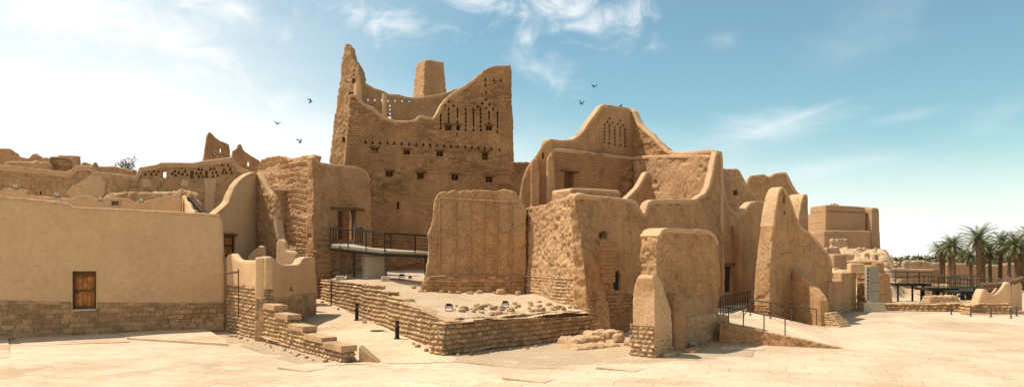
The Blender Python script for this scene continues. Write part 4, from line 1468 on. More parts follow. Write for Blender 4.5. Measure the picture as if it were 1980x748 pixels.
W('front_wall', None, 0, 0, plane=PU, local=[(0.0, .9), (.15, 1.28), (1.0, 1.33), (PU.len * .5, 1.22), (PU.len * .8, 1.08), (PU.len - .3, 1.0), (PU.len, .95)], T=.9, voxel=.042, smooth=2, style='stone', mat='limestone', bottom=-.3, parent=Rw, taper=0)
PU2 = Plane(Vector((-2.5, 29.7)), Vector((3.75, 36.3)), 0.05, 0)
W('upper_course', None, 0, 0, plane=PU2, local=[(PU2.len * i / 24, 1.40 - .10 * i / 24 + random.uniform(-.08, .05)) for i in range(25)], T=.6, voxel=.05, smooth=2, style='stone', mat='limestone', bottom=.6, parent=Rw, taper=0)
# rough entrance slabs between terrace wall and buttressed wall
for px, py, sx, sy, sz, rz in ((1140, 672, 2.9, 1.5, .16, .6), (1128, 664, 2.2, 1.2, .34, .7), (1165, 655, 2.2, 1.2, .42, .5)):
    c = gp(px, py)
    block('stone_step', (c.x, c.y + .3, -0.05), (sx, sy, sz), rz, .85, .06, 3, 'rubble', 'limestone', None,
          'broad low rock slab forming a step at the end of the terrace wall', 'step', 'rock slab steps', amp=.8)

# =================================================================== LOOSE STONES
def rock(seed, s):
    bm = bmesh.new()
    bmesh.ops.create_icosphere(bm, subdivisions=3, radius=.5)
    me = bpy.data.meshes.new('stone')
    bm.to_mesh(me)
    bm.free()
    n = len(me.vertices)
    co = np.empty(n * 3)
    me.vertices.foreach_get('co', co)
    co = co.reshape(-1, 3)
    co = np.sign(co) * np.abs(co * 2) ** .65 / 2
    no = co / (np.linalg.norm(co, axis=1)[:, None] + 1e-6)
    co += no * (0.22 * fbm(co * 2.2 + seed * 7.7, 3))[:, None]
    co *= np.array(s)
    co[:, 2] -= co[:, 2].min() * .8
    me.vertices.foreach_set('co', co.ravel())
    me.polygons.foreach_set('use_smooth', np.ones(len(me.polygons), dtype=bool))
    me.set_sharp_from_angle(angle=R(50))
    me.materials.append(MATS['limestone'])
    return me


ROCKS = [rock(i, (1, random.uniform(.6, .9), random.uniform(.45, .75))) for i in range(6)]
src = bpy.data.objects.new('loose_stone', ROCKS[0])


def put_rock(x, y, z, s, label, group, i=None):
    o = src.copy()
    o.data = ROCKS[i if i is not None else random.randrange(6)]
    COL.objects.link(o)
    o.location = (x, y, z)
    o.rotation_euler = (0, 0, random.uniform(0, 6.28))
    o.scale = (s, s, s)
    return tag(o, label, 'stone', group)


def terr_z(x, y):
    return float(TERR(np.array([x]), np.array([y]))[0])


n = 0
while n < 66:
    t, q = random.random(), random.choice((.25, .95, 1.7, 2.6)) + random.gauss(0, .14)
    x = -1.6 + 5.0 * t - q * .75
    y = 31.6 + 5.2 * t + q * .75
    if y > 42:
        continue
    put_rock(x, y, terr_z(x, y) - .02, random.uniform(.13, .36), 'loose sandstone block lying in the tumbled rows on the terrace', 'tumbled terrace stones')
    n += 1
for t in np.linspace(.05, .95, 16):
    x, y = -5.6 + t * 6.3, 43.0 + .1 * t - .55
    if random.random() < .65:
        put_rock(x + random.gauss(0, .1), y, terr_z(x, y) - .03, random.uniform(.2, .55), 'flat stone lying along the foot of the panelled wall', 'stones under the panelled wall')
for px, py, s, lab in ((1197, 661, .85, 'large upright boulder in the gap left of the buttressed wall'), (1216, 668, .42, 'round stone at the foot of the left buttress'),
                       (1208, 640, .6, 'small boulder behind the large upright boulder'), (1185, 652, .5, 'squat boulder left of the large upright boulder')):
    c = gp(px, py)
    put_rock(c.x, c.y, 0.0, s, lab, None)
for px, py, s, d in ((650, 525, .55, 51.0), (634, 526, .4, 51.2), (716, 528, .4, 50.5), (800, 533, .4, 45), (812, 548, .35, 43)):
    p = pt(px, py, d)
    put_rock(p.x, p.y, terr_z(p.x, p.y) - .03, s, 'loose stone on the ground near the footbridge', 'stones near the footbridge')
for i in range(14):
    t = random.random()
    v = PV.world(Lv * t, -.25 - random.random() * .15, 0)
    put_rock(v.x, v.y, float(PATHZ(np.array([v.x]), np.array([v.y]))[0]) - .02, random.uniform(.12, .28), 'small stone fallen along the path edge below the retaining wall', 'stones along the path edge')

# debris along wall feet
for n_, A_, B_, lab, grp in ((26, PM.world(1.2, -.25, 0), PM.world(5.6, -.25, 0), 'chip of stone on the gravel along the foot of the buttressed wall', 'stone chips by the buttressed wall'),
                             (34, PU.world(.3, -.3, 0), PU.world(8.6, -.3, 0), 'small stone fallen on the gravel below the terrace front wall', 'stones below the terrace front wall'),
                             (30, PS.world(1.0, -.3, 0), PS.world(14.0, -.3, 0), 'small stone on the gravel along the stepped stone wall', 'stones along the stepped stone wall')):
    for i in range(n_):
        q = A_.lerp(B_, random.random())
        k_ = abs(random.gauss(0, .28))
        nrm = (PM if n_ == 26 else PU if n_ == 34 else PS).n
        put_rock(q.x - nrm.x * k_, q.y - nrm.y * k_, 0.0, random.uniform(.07, .2), lab, grp)

# terrace floodlights and bollards
for px, py, d, lab in ((868, 597, None, 'black box floodlight on the terrace, nearest the retaining wall corner'), (977, 588, None, 'black box floodlight among the tumbled terrace stones')):
    d = 32.4 if px == 868 else 35.6
    p = pt(px, py, d)
    floodlight((p.x, p.y, terr_z(p.x, p.y) + .0), random.uniform(-.3, .3), lab, 'black floodlights on the terrace', .85, False)
for px, py, d, lab in ((777, 527, 46.6, 'black box floodlight in the shade under the footbridge'), (793, 528, 46.8, 'small black floodlight right of the one under the footbridge')):
    p = pt(px, py, d)
    floodlight((p.x, p.y, terr_z(p.x, p.y)), .2, lab, 'black floodlights on the terrace', .95 if px == 777 else .65, False)
for px, py, d, h, lab in ((690, 610, 39.3, .92, 'black path bollard farther up the sloping path'), (768, 647, 33.2, .84, 'black path bollard nearer the viewer on the sloping path')):
    p = pt(px, py, d)
    z = float(PATHZ(np.array([p.x]), np.array([p.y]))[0])
    b_ = thing('bollard', lab, 'bollard', (p.x, p.y, z), 'bollards lighting the path')
    bm = bmesh.new()
    tube(bm, (p.x, p.y, z), (p.x, p.y, z + h * .68), .10, .10, 14)
    tube(bm, (p.x, p.y, z), (p.x, p.y, z + .03), .16, .16, 14)
    obj('post', bm, 'black_metal', b_, smooth=True)
    bm = bmesh.new()
    tube(bm, (p.x, p.y, z + h * .68), (p.x, p.y, z + h * .88), .085, .085, 14)
    obj('lamp_band', bm, 'dark_grey_metal', b_, smooth=True)
    bm = bmesh.new()
    tube(bm, (p.x, p.y, z + h * .88), (p.x, p.y, z + h), .105, .10, 14)
    obj('cap', bm, 'black_metal', b_, smooth=True)
bm = bmesh.new()
v = PV.world(.19 * Lv, -.12, 0)
tube(bm, (v.x, v.y, .8), (v.x, v.y, 2.45), .05, .05, 8)
tag(obj('drain_pipe', bm, 'dark_grey_metal'), 'thin dark vertical pipe on the retaining wall by the upper path', 'pipe')
# manhole on the path
c = gp(735, 645)
zc = float(PATHZ(np.array([-6.6]), np.array([35.5]))[0])
bm = bmesh.new()
tube(bm, (-6.6, 35.5, zc - .05), (-6.6, 35.5, zc + .03), .35, .35, 20)
tag(obj('manhole_cover', bm, 'dark_grey_metal'), 'small dark round cover set in the pale path', 'manhole cover')

# =================================================================== FOOTBRIDGE
def bridge(name, label, pts, width, posts, deck_mat='deck_edge', rail_h=1.1, thick=.16, per=1.3, supports=(), ground=None, bars=True):
    """deck along a plan polyline with railings both sides; posts, rails and supports as parts"""
    t = thing(name, label, 'footbridge', pts[0])
    pts = [Vector(p) for p in pts]
    L_, R_ = [], []
    for i, p in enumerate(pts):
        d = (pts[min(i + 1, len(pts) - 1)] - pts[max(i - 1, 0)])
        d.z = 0
        d.normalize()
        nrm = Vector((-d.y, d.x, 0))
        L_.append(p + nrm * width / 2)
        R_.append(p - nrm * width / 2)
    bm = bmesh.new()
    poly = L_ + R_[::-1]
    prism(bm, [(p.x, p.y) for p in poly], [p.z - thick for p in poly], [p.z for p in poly])
    obj('deck', bm, deck_mat, t)
    bm = bmesh.new()
    for side in (L_, R_):
        for a_, b_ in zip(side[:-1], side[1:]):
            c = Vector((0, 0, -thick - .10))
            tube(bm, a_ + c, b_ + c, .11, .11, 6)
    obj('beam', bm, 'black_metal', t)
    for side in (L_, R_):
        bm = bmesh.new()
        for a_, b_ in zip(side[:-1], side[1:]):
            up = Vector((0, 0, rail_h))
            tube(bm, a_ + up, b_ + up, .045, .045, 8)
            if bars:
                for hh in (.2, .4, .6, .8):
                    tube(bm, a_ + up * hh, b_ + up * hh, .010, .010, 4)
        obj('handrail', bm, 'black_metal', t)
        for a_, b_ in zip(side[:-1], side[1:]):
            n_ = max(1, int((b_ - a_).length / per))
            for i in range(n_ + 1):
                if i == n_ and b_ is not side[-1]:
                    continue
                p = a_.lerp(b_, i / n_)
                bm = bmesh.new()
                tube(bm, p + Vector((0, 0, -.1)), p + Vector((0, 0, rail_h)), .04, .04, 6)
                obj('rail_post', bm, 'black_metal', t)
    for p, zg in supports:
        bm = bmesh.new()
        tube(bm, (p[0], p[1], zg), p, .085, .085, 8)
        obj('support', bm, 'dark_grey_metal', t)
    return t


d0 = PC.world((PC.loc(655, 463)[0] + PC.loc(690, 463)[0]) / 2, 0, 0)
b0, b1, b2 = Vector((d0.x, d0.y + .3, 4.95)), Vector((-8.0, 46.6, 4.36)), Vector((-4.6, 47.6, 4.2))
ba = Vector((-11.2, 48.0, 4.75))
bridge('footbridge', 'steel footbridge with black railings bending from the lintel doorway towards the panelled wall', [b0, ba, b1, b2], 1.7, None,
       supports=[((-8.0, 45.9, 4.4), 2.4), ((-10.6, 48.6, 4.6), 2.6), ((-11.2, 47.2, 4.6), 2.5), ((-5.6, 47.0, 4.3), 2.4)])
for i, (x, y, lab) in enumerate(((-8.0, 45.9, 'pale concrete footing under the front post of the footbridge'), (-11.2, 47.2, 'pale concrete footing under the left post of the footbridge'))):
    block('footing', (x, y, terr_z(x, y) - .1), (.62, .62, .36), .2, .9, .05, 3, 'smooth', 'concrete', None, lab, 'footing', amp=.4)
cab = thing('cabinet', 'plain beige equipment cabinet standing on a frame under the footbridge', 'cabinet', (-9.0, 47.2, 2.5))
bm = bmesh.new()
box(bm, (-9.0, 47.3, 2.62), (1.35, 1.0, 1.28), .42)
obj('casing', bm, 'grey_cabinet', cab)
bm = bmesh.new()
box(bm, (-9.0, 47.3, 3.90), (1.42, 1.07, .05), .42)
obj('lid', bm, 'grey_cabinet', cab)
bm = bmesh.new()
for sx in (-.6, .6):
    for sy in (-.4, .4):
        x, y = sx * math.cos(.42) - sy * math.sin(.42), sx * math.sin(.42) + sy * math.cos(.42)
        box(bm, (-9.0 + x, 47.3 + y, 2.3), (.09, .09, .32), .42)
box(bm, (-9.0, 47.3, 2.55), (1.5, 1.12, .07), .42)
obj('stand', bm, 'concrete', cab)

# =================================================================== RAMP
pa, pb = pt(1409, 628, 33.2), gp(1632, 673, 0.02)
pc, pd = Vector((13.6, 42.0, .86)), Vector((17.3, 39.3, .02))
pe = Vector((10.6, 38.0, .9))
bm = bmesh.new()
poly = [pa, pb, pd, pc, Vector((15.5, 47.5, .9)), Vector((12.2, 44.2, .9)), pe]
prism(bm, [(p.x, p.y) for p in poly], -.3, [p.z for p in poly])
o = obj('ramp_path', bm, 'path_paving')
tag(o, kind='structure')
rk = thing('ramp_kerb', 'low mud kerb wall along the near edge of the ramp beside the buttressed wall', 'kerb', (pa.x, pa.y, 0))
PKb = Plane(pa.to_2d(), (pa.lerp(pb, .97)).to_2d(), 0, 0, -.12)
W('wall_face', None, 0, 0, plane=PKb, local=[(-.4, .93), (0, .93), (PKb.len * .97, .08), (PKb.len, .03)], T=.24, bottom=-.25, voxel=.04, smooth=2, style='rough', mat='mud_plaster', parent=rk, amp=.35)


def handrail(label, pts, rail_z=.95, posts=(), mat='dark_grey_metal', second=None, bent=False):
    t = thing('handrail', label, 'handrail', pts[0], 'dark handrails along the ramp')
    pts = [Vector(p) for p in pts]
    bm = bmesh.new()
    up = Vector((0, 0, rail_z))
    for a_, b_ in zip(pts[:-1], pts[1:]):
        tube(bm, a_ + up, b_ + up, .032, .032, 8)
        if second:
            tube(bm, a_ + up * second, b_ + up * second, .02, .02, 6)
    obj('rail', bm, mat, t)
    for f in posts:
        # arc-length position
        tot = [(b_ - a_).length for a_, b_ in zip(pts[:-1], pts[1:])]
        s = f * sum(tot)
        for a_, b_, l_ in zip(pts[:-1], pts[1:], tot):
            if s <= l_ + 1e-6:
                p = a_.lerp(b_, s / l_)
                break
            s -= l_
        bm = bmesh.new()
        tube(bm, p, p + up, .028, .028, 8)
        tube(bm, p, p + Vector((0, 0, .03)), .08, .08, 10)
        obj('post', bm, mat, t)
    return t


r0 = pa + Vector((.05, .35, 0))
rdir = (pb - pa)
handrail('near handrail of the ramp with four posts, beside the buttressed wall', [r0 + Vector((-.5, 0, 0.02)), r0, r0 + rdir * .52], .78, (.18, .40, .70, 1.0))
f0, f1 = Vector((12.9, 39.2, .80)), Vector((16.9, 40.2, .22))
handrail('far handrail of the ramp in front of the pointed gable', [f0, f1], .84, (0, .3, .62, .8, 1.0))
handrail('dark barred handrail in the shade between the palace and the pointed gable', [Vector((11.0, 38.2, .9)), Vector((12.8, 41.5, .9)), Vector((14.6, 44.4, .9))], .95, tuple(i / 12 for i in range(13)), 'black_metal', .5)

# =================================================================== PYLON AND PILLAR
g = gp(1691, 603)
py_ = thing('info_pylon', 'tall narrow metal information pylon with a glazed panel on a pale concrete block', 'pylon', g)
bm = bmesh.new()
box(bm, (g.x, g.y + .5, -.1), (1.5, 1.0, .76), .0)
obj('base', bm, 'concrete', py_)
bm = bmesh.new()
box(bm, (g.x + .05, g.y + .5, .66), (.86, .34, 2.62), 0)
obj('frame', bm, 'deck_edge', py_)
bm = bmesh.new()
box(bm, (g.x + .17, g.y + .32, .78), (.62, .03, 2.4), 0)
obj('panel', bm, 'screen_glass', py_)
bm = bmesh.new()
for i in range(9):
    box(bm, (g.x - .32, g.y + .325, .85 + i * .26), (.12, .02, .16), 0)
obj('side_strip', bm, 'dark_grey_metal', py_)
bm = bmesh.new()
for zz in (1.45, 2.1):
    box(bm, (g.x + .17, g.y + .30, zz), (.62, .02, .03), 0)
obj('panel_seam', bm, 'dark_grey_metal', py_)
p_ = thing('gate_pillar', 'tapered tan plaster pillar with a narrower cap, right of the information pylon', 'pillar', pt(1716, 590, 58))
c = pt(1716, 586, 56)
block('pillar_shaft', (c.x, 57.2, -.2), (1.5, 1.4, 2.85), .1, .72, .08, 4, 'smooth', 'mud_plaster', p_, amp=.6)
block('pillar_cap', (c.x - .15, 57.2, 2.5), (.72, .8, 1.0), .1, .92, .06, 3, 'smooth', 'mud_plaster', p_, amp=.5)

# =================================================================== RIGHT BACKGROUND WALKWAYS
def walkway(label, px0, px1, ytop, d, zg, rise=0.0, w=2.0, sup=(), rail=1.0, screen=False):
    a_, b_ = pt(px0, ytop, d), pt(px1, ytop + rise, d)
    t = thing('walkway', label, 'walkway', (a_.x, a_.y, zg), 'raised steel walkways by the palms')
    bm = bmesh.new()
    prism(bm, [(a_.x, a_.y - w / 2), (b_.x, b_.y - w / 2), (b_.x, b_.y + w / 2), (a_.x, a_.y + w / 2)], [a_.z - .22, b_.z - .22, b_.z - .22, a_.z - .22], [a_.z, b_.z, b_.z, a_.z])
    obj('deck', bm, 'black_metal', t)
    for sy in (-w / 2, w / 2):
        up = Vector((0, sy, rail))
        bm = bmesh.new()
        tube(bm, a_ + up, b_ + up, .05, .05, 6)
        tube(bm, a_ + Vector((0, sy, rail * .55)), b_ + Vector((0, sy, rail * .55)), .022, .022, 5)
        obj('handrail', bm, 'dark_grey_metal', t)
        n_ = max(2, int((b_ - a_).length / .8))
        for i in range(n_ + 1):
            p = a_.lerp(b_, i / n_)
            bm = bmesh.new()
            tube(bm, p + Vector((0, sy, 0)), p + up, .032, .032, 6)
            obj('rail_post', bm, 'dark_grey_metal', t)
    for f in sup:
        for sy in (-w / 2 + .2, w / 2 - .2):
            p = a_.lerp(b_, f)
            bm = bmesh.new()
            tube(bm, (p.x, p.y + sy, zg - .3), (p.x, p.y + sy, p.z - .1), .085, .085, 8)
            obj('support', bm, 'black_metal', t)
    return t


walkway('longest black steel walkway on tall posts, just right of the tapered pillar', 1720, 1789, 547, 64, 0, .5, 2.0, (.1, .78))
walkway('middle steel walkway section, lower than the one left of it', 1781, 1840, 555.5, 62, 0, .8, 2.2, (.2, .28, .72, .78))
walkway('wide lowest steel walkway platform under the tallest palm', 1834, 1893, 561, 60, 0, 0, 3.0, (.15, .3, .55, .75, .95))
walkway('short steel walkway behind, with tall railing posts', 1850, 1890, 553, 68, 0, 0, 2.0, (.1, .5, .9))
for px, yb, d, w, h, lab in ((1818, 583, 58, 2.6, .95, 'square pale stone block under the middle steel walkway'), (1850, 586, 58, 4.0, .55, 'low stone footing wall under the lowest walkway'), (1752, 583, 58, 5.0, .45, 'low tumbled stone wall under the longest walkway'),
                             (1806, 563, 78, 3.2, 1.1, 'small mud ruin stub behind the middle walkway')):
    c = pt(px, yb, d)
    block('ruin_stub', (c.x, c.y, -.1), (w, 1.0, h), .05, .93, .08, 3, 'rough', 'limestone', None, lab, 'ruin', amp=.6)

# low stone wall
W('low_stone_wall', [(1706, 588), (1740, 587), (1800, 588), (1840, 586), (1880, 585)], (1706, 53), (1884, 52), T=.8, voxel=.06, smooth=2, style='stone', mat='limestone', label='low coursed stone wall along the back of the square, left of the palm log ruin', cat='wall', bottom=-.3)
# ruin with palm logs
Rr = thing('log_ruin', 'plastered stub wall with a scooped crest on a coursed stone base, at the far right', 'ruin', gp(1920, 612))
W('plaster_wall', [(1888, 600), (1890, 586), (1895, 570), (1900, 559), (1908, 559), (1913, 566), (1920, 569), (1928, 566), (1936, 558), (1944, 547), (1950, 545), (1955, 547), (1956, 600)], (1886, 50.5), (1957, 50.2), T=1.0, voxel=.06, smooth=4, style='smooth', mat='pale_plaster', parent=Rr, z0=.3, amp=.8)
W('plaster_wall', [(1957, 600), (1958, 545), (1974, 545), (1977, 552), (1978, 610)], (1956, 50.4), (1979, 52), T=1.0, voxel=.06, smooth=4, style='smooth', mat='pale_plaster', parent=Rr, z0=.3, amp=.8)
W('stone_base', [(1876, 604), (1878, 590), (1900, 586), (1956, 587), (1960, 600), (1992, 602)], (1872, 50), (1992, 49.8), T=1.6, voxel=.06, smooth=2, style='stone', mat='limestone', parent=Rr, bottom=-.3)
W('stone_base', [(1862, 607), (1862, 604), (1900, 607), (1956, 610), (1957, 613)], (1860, 49.5), (1957, 48.6), T=.8, voxel=.06, smooth=2, style='neatstone', mat='limestone', parent=Rr, bottom=-.3)


def log(p, q, r, label):
    bm = bmesh.new()
    p, q = Vector(p), Vector(q)
    n_ = 22
    seg = 10
    dvec = (q - p).normalized()
    a_ = dvec.orthogonal().normalized()
    b_ = dvec.cross(a_)
    rings = []
    for i in range(n_ + 1):
        t = i / n_
        c = p.lerp(q, t) + Vector((0, 0, -.18 * math.sin(t * math.pi)))
        rr = r * (1 + .22 * (i % 2)) * random.uniform(.92, 1.08)
        rings.append([bm.verts.new(c + (a_ * math.cos(2 * math.pi * k / seg) + b_ * math.sin(2 * math.pi * k / seg)) * rr * random.uniform(.9, 1.1)) for k in range(seg)])
    for i in range(n_):
        for k in range(seg):
            j = (k + 1) % seg
            bm.faces.new((rings[i][k], rings[i][j], rings[i + 1][j], rings[i + 1][k]))
    bm.faces.new(rings[0][::-1])
    bm.faces.new(rings[-1])
    return tag(obj('palm_log', bm, 'palm_bark'), label, 'log', 'old palm logs on the far right ruin')


log(pt(1898, 551, 50.6), pt(1978, 538, 51.0), .17, 'long old palm log lying across the crest of the scooped stub wall')
log(pt(1902, 560, 51.2), pt(1946, 549, 51.4), .17, 'lower palm log resting in the scoop of the stub wall')
log(pt(1925, 541, 51.6), pt(1950, 540, 52.0), .2, 'short palm log end above the long log')
for px, yb, h in ((1839.5, 608, .70), (1877, 611.5, .74), (1916, 613, .66), (1955, 615, .68), (1966, 611, .66)):
    c = gp(px, yb)
    b_ = bmesh.new()
    tube(b_, (c.x, c.y, 0), (c.x, c.y, h), .045, .045, 8)
    tube(b_, (c.x, c.y, 0), (c.x, c.y, .03), .12, .12, 10)
    tag(obj('barrier_post', b_, 'dark_grey_metal'), 'short dark barrier post standing along the right edge of the square', 'post', 'barrier posts before the far right ruin')

# compound walls among the palms
W('compound_wall', [(1712, 540), (1713, 518), (1816, 520), (1818, 545)], (1710, 94), (1820, 94), T=.8, voxel=.16, smooth=3, style='smooth', mat='far_plaster', bottom=-1, label='long plain tan wall behind the walkways, left of the palms', cat='wall')
W('compound_wall', [(1828, 545), (1829, 508), (1880, 509), (1883, 512), (1940, 511), (1945, 508), (2050, 510), (2060, 545)], (1826, 104), (2062, 104), T=.8, voxel=.18, smooth=3, style='smooth', mat='far_plaster', bottom=-1, label='tall plain tan wall behind the palm trunks', cat='wall')
W('compound_wall', [(1745, 520), (1749, 503), (1790, 504), (1802, 507), (1830, 508), (1832, 520)], (1744, 120), (1834, 120), T=1.0, voxel=.2, smooth=3, style='rough', mat='far_rubble', bottom=-1, label='distant low mud ruins below the far tree belt', cat='ruin')

# =================================================================== RUBBLE HILL AND FORT
def hill_h(X, Y):
    a_ = sst(0, 1, (0.548 * Y - X) / (0.040 * Y))
    b2_ = .55 * sst(62, 84, Y) + .45 * sst(88, 118, Y)
    c_ = sst(22, 36, X)
    return 4.9 * a_ * b2_ * c_


def hill_terr(X, Y):
    h = hill_h(X, Y)
    p = np.stack([X.ravel(), Y.ravel(), 0 * X.ravel()], 1)
    r = (np.abs(fbm(p * .22, 5)) * 1.6 + .55 * fbm(p * .9, 3)).reshape(X.shape)
    st_ = np.round(h / 1.1) * 1.1
    h2 = .45 * h + .55 * st_
    return -.2 + h2 + r * np.clip(h, 0, 1.4) * .75


sheet('hill', [(20, 60), (80, 60), (90, 100), (90, 170), (20, 170)], hill_terr, 'far_rubble', step=.4)


def hz(x, y):
    return float(hill_terr(np.array([[x]]), np.array([[y]]))[0, 0])


Ft = thing('fort', 'big square tan mud fort with a row of dark vent dots, on the rubble hill', 'fort', (62, 132, 4))
PFt = Plane((1597, 128), (1676, 130), .015, 3.5)
dots = [rect(1600 + i * 3.05, 408.2 + i * .12, 2.0, 2.4, .5) for i in range(25)]
W('front_wall', [(1596, 500), (1596.5, 396), (1610, 396.3), (1640, 397.5), (1674, 400), (1676, 500)], 0, 0, plane=PFt, T=1.4, voxel=.14, smooth=3, style='smooth', mat='far_plaster', parent=Ft, holes=dots, bottom=-3)
FA = PFt.world(0.3, .3, 0).to_2d()
FB = Vector(((1563 - CX) / F * 136, 136.0))
W('left_wall', [(1562, 500), (1566, 400), (1567, 399), (1597, 396.3), (1598, 500)], 0, 0, plane=Plane(FB, FA, .015, 3.5), T=1.2, voxel=.14, smooth=3, style='smooth', mat='far_plaster', parent=Ft, bottom=-3,
  holes=[rect(1569 + i * 3.1, 411 - i * .2, 1.4, 1.6, .4) for i in range(9)] + [rect(1569 + i * 3.1, 432 - i * .2, 1.4, 1.6, .4) for i in range(9)])
W('recess_wall', [(1673, 500), (1673.5, 400), (1686, 401), (1687, 500)], (1672, 132.5), (1688, 132.5), T=1, k=.01, z0=3.5, voxel=.14, smooth=3, style='smooth', mat='far_plaster', parent=Ft, bottom=-3)
W('corner_tower', [(1684, 500), (1686, 403), (1689, 401), (1697, 401.5), (1700, 404), (1704, 500)], (1684, 129), (1704, 129.6), T=6, k=.02, z0=3.5, voxel=.16, smooth=3, style='smooth', mat='far_plaster', parent=Ft, bottom=-3,
  holes=[rect(1688 + i * 3, 409, 1.5, 1.6, .4) for i in range(4)])
W('lower_wing', [(1593, 500), (1594, 446), (1630, 445), (1670, 445.5), (1684, 447), (1685, 500)], (1592, 125), (1686, 126.5), T=5, k=.01, z0=2.5, voxel=.16, smooth=3, style='smooth', mat='far_plaster', parent=Ft, bottom=-3)
bm = bmesh.new()
c = PFt.world(0, 0, 0)
prism(bm, [(PFt.world(.5, .5, 0).x, PFt.world(.5, .5, 0).y), (PFt.world(7.3, .5, 0).x, PFt.world(7.3, .5, 0).y), (66.4, 138), (57, 141)], 3, 12.0)
obj('roof', bm, 'far_plaster', Ft)
bm = bmesh.new()
for i in range(3):
    q = PFt.world(2.2 + i * .6, 1.4, 9.4)
    box(bm, q, (.35, .35, .45 + .1 * (i % 2)))
obj('roof_vent', bm, 'concrete', Ft)
# hill fence
fe = thing('hill_fence', 'thin dark railing curving along the rubble hill below the fort', 'fence', (50, 118, 5))
pts_ = [pt(1576, 462, 116), pt(1592, 462, 117), pt(1612, 462.5, 118), pt(1628, 465, 117), pt(1642, 472, 115)]
bm = bmesh.new()
for a_, b_ in zip(pts_[:-1], pts_[1:]):
    for hh in (1.15, .6):
        tube(bm, a_ + Vector((0, 0, hh)), b_ + Vector((0, 0, hh)), .02, .02, 4)
obj('rail', bm, 'dark_grey_metal', fe)
for i in range(22):
    s_ = i / 21 * 4
    k_ = min(3, int(s_))
    p = pts_[k_].lerp(pts_[k_ + 1], s_ - k_)
    bm = bmesh.new()
    tube(bm, p + Vector((0, 0, -1.2)), p + Vector((0, 0, 1.15)), .016, .016, 4)
    obj('fence_post', bm, 'dark_grey_metal', fe)
# small ruins on the hill
for px, yb, d, w, h, dy, st_, mt, lab in (
    (1618, 522, 78, 1.7, 1.75, 1.5, 'smooth', 'far_plaster', 'small pale plastered box on the hill foot beside the pointed gable'),
    (1650, 514, 84, 3.6, .9, 1.0, 'brick', 'mud_brick', 'brown mud wall low on the rubble hill, left end'),
    (1685, 513, 88, 3.2, .8, 1.0, 'brick', 'mud_brick', 'brown mud wall low on the rubble hill, right end'),
    (1680, 522, 74, 2.6, .5, 1.0, 'smooth', 'pale_plaster', 'bright low parapet on the hill foot above the pylon'),
    (1655, 524, 73, 1.6, .8, .8, 'smooth', 'pale_plaster', 'bright short parapet block left of the pylon top'),
    (1608, 487, 100, 3.5, 1.0, .9, 'rough', 'far_rubble', 'broken stone terrace wall on the upper left of the hill'),
    (1622, 470, 112, 4.0, 1.1, .9, 'rough', 'far_rubble', 'broken stone terrace wall just below the hill railing'),
    (1676, 500, 94, .8, 1.3, .8, 'rough', 'far_plaster', 'stubby mud pier standing midway up the rubble hill'),
    (1692, 502, 96, .9, 1.2, .8, 'rough', 'far_plaster', 'leaning mud pier right of the stubby one on the hill'),
    (1640, 498, 95, 2.2, .8, .9, 'rough', 'far_rubble', 'low crumbled hut wall in the middle of the hill'),
    (1665, 486, 108, 2.4, .9, .9, 'rough', 'far_rubble', 'crumbled wall directly under the fort wing'),
    (1716, 503, 112, 2.4, .9, .9, 'rough', 'far_rubble', 'crumbled wall on the right slope below the fort tower'),
    (1730, 513, 110, 2.0, .8, .9, 'rough', 'far_rubble', 'last crumbled wall at the right foot of the hill'),
):
    c = pt(px, yb, d)
    zz = min(hz(c.x, c.y), c.z + .4)
    if d > 80:
        w, h, dy, st_ = w * .8, h * .62, dy * .8, ('rubble' if mt == 'far_rubble' else st_)
    block('ruined_hut' if mt != 'far_rubble' else 'ruined_wall', (c.x, c.y, min(zz, c.z) - .4), (w, dy, h + .4 + max(0, c.z - zz)), random.uniform(-.2, .3), .72 if mt == 'far_rubble' else .9, .12, 3, st_, mt, None, lab, 'ruin', amp=1.6 if mt == 'far_rubble' else .7)
for i in range(110):
    y = random.uniform(72, 122)
    x = y * random.uniform(.42, .54)
    h = hz(x, y)
    if h < .8:
        continue
    o = put_rock(x, y, h - .1, random.uniform(.3, .9), 'fallen stone in the rubble on the hillside below the fort', 'rubble stones on the hillside')

# far tree belt and hills
def leafmass(name, x0, x1, y0, y1, hfun, n, s, mat, kind, label):
    verts = np.empty((n * 3, 3))
    x = rng.uniform(x0, x1, n)
    y = rng.uniform(y0, y1, n)
    top = hfun(x, y)
    z = top * np.sqrt(rng.uniform(0, 1, n))
    c = np.stack([x, y, z - .3], 1)
    for k in range(3):
        verts[k::3] = c + rng.normal(0, s, (n, 3)) * np.array([1, 1, .7])
    me = bpy.data.meshes.new(name)
    me.from_pydata(verts.tolist(), [], np.arange(n * 3).reshape(-1, 3).tolist())
    me.materials.append(MATS[mat])
    o = bpy.data.objects.new(name, me)
    COL.objects.link(o)
    return tag(o, label, kind=kind)


def crown_h(base, var, sc):
    def f(x, y):
        p = np.stack([x * sc, y * sc, 0 * x], 1)
        return base + var * fbm(p, 3)
    return f


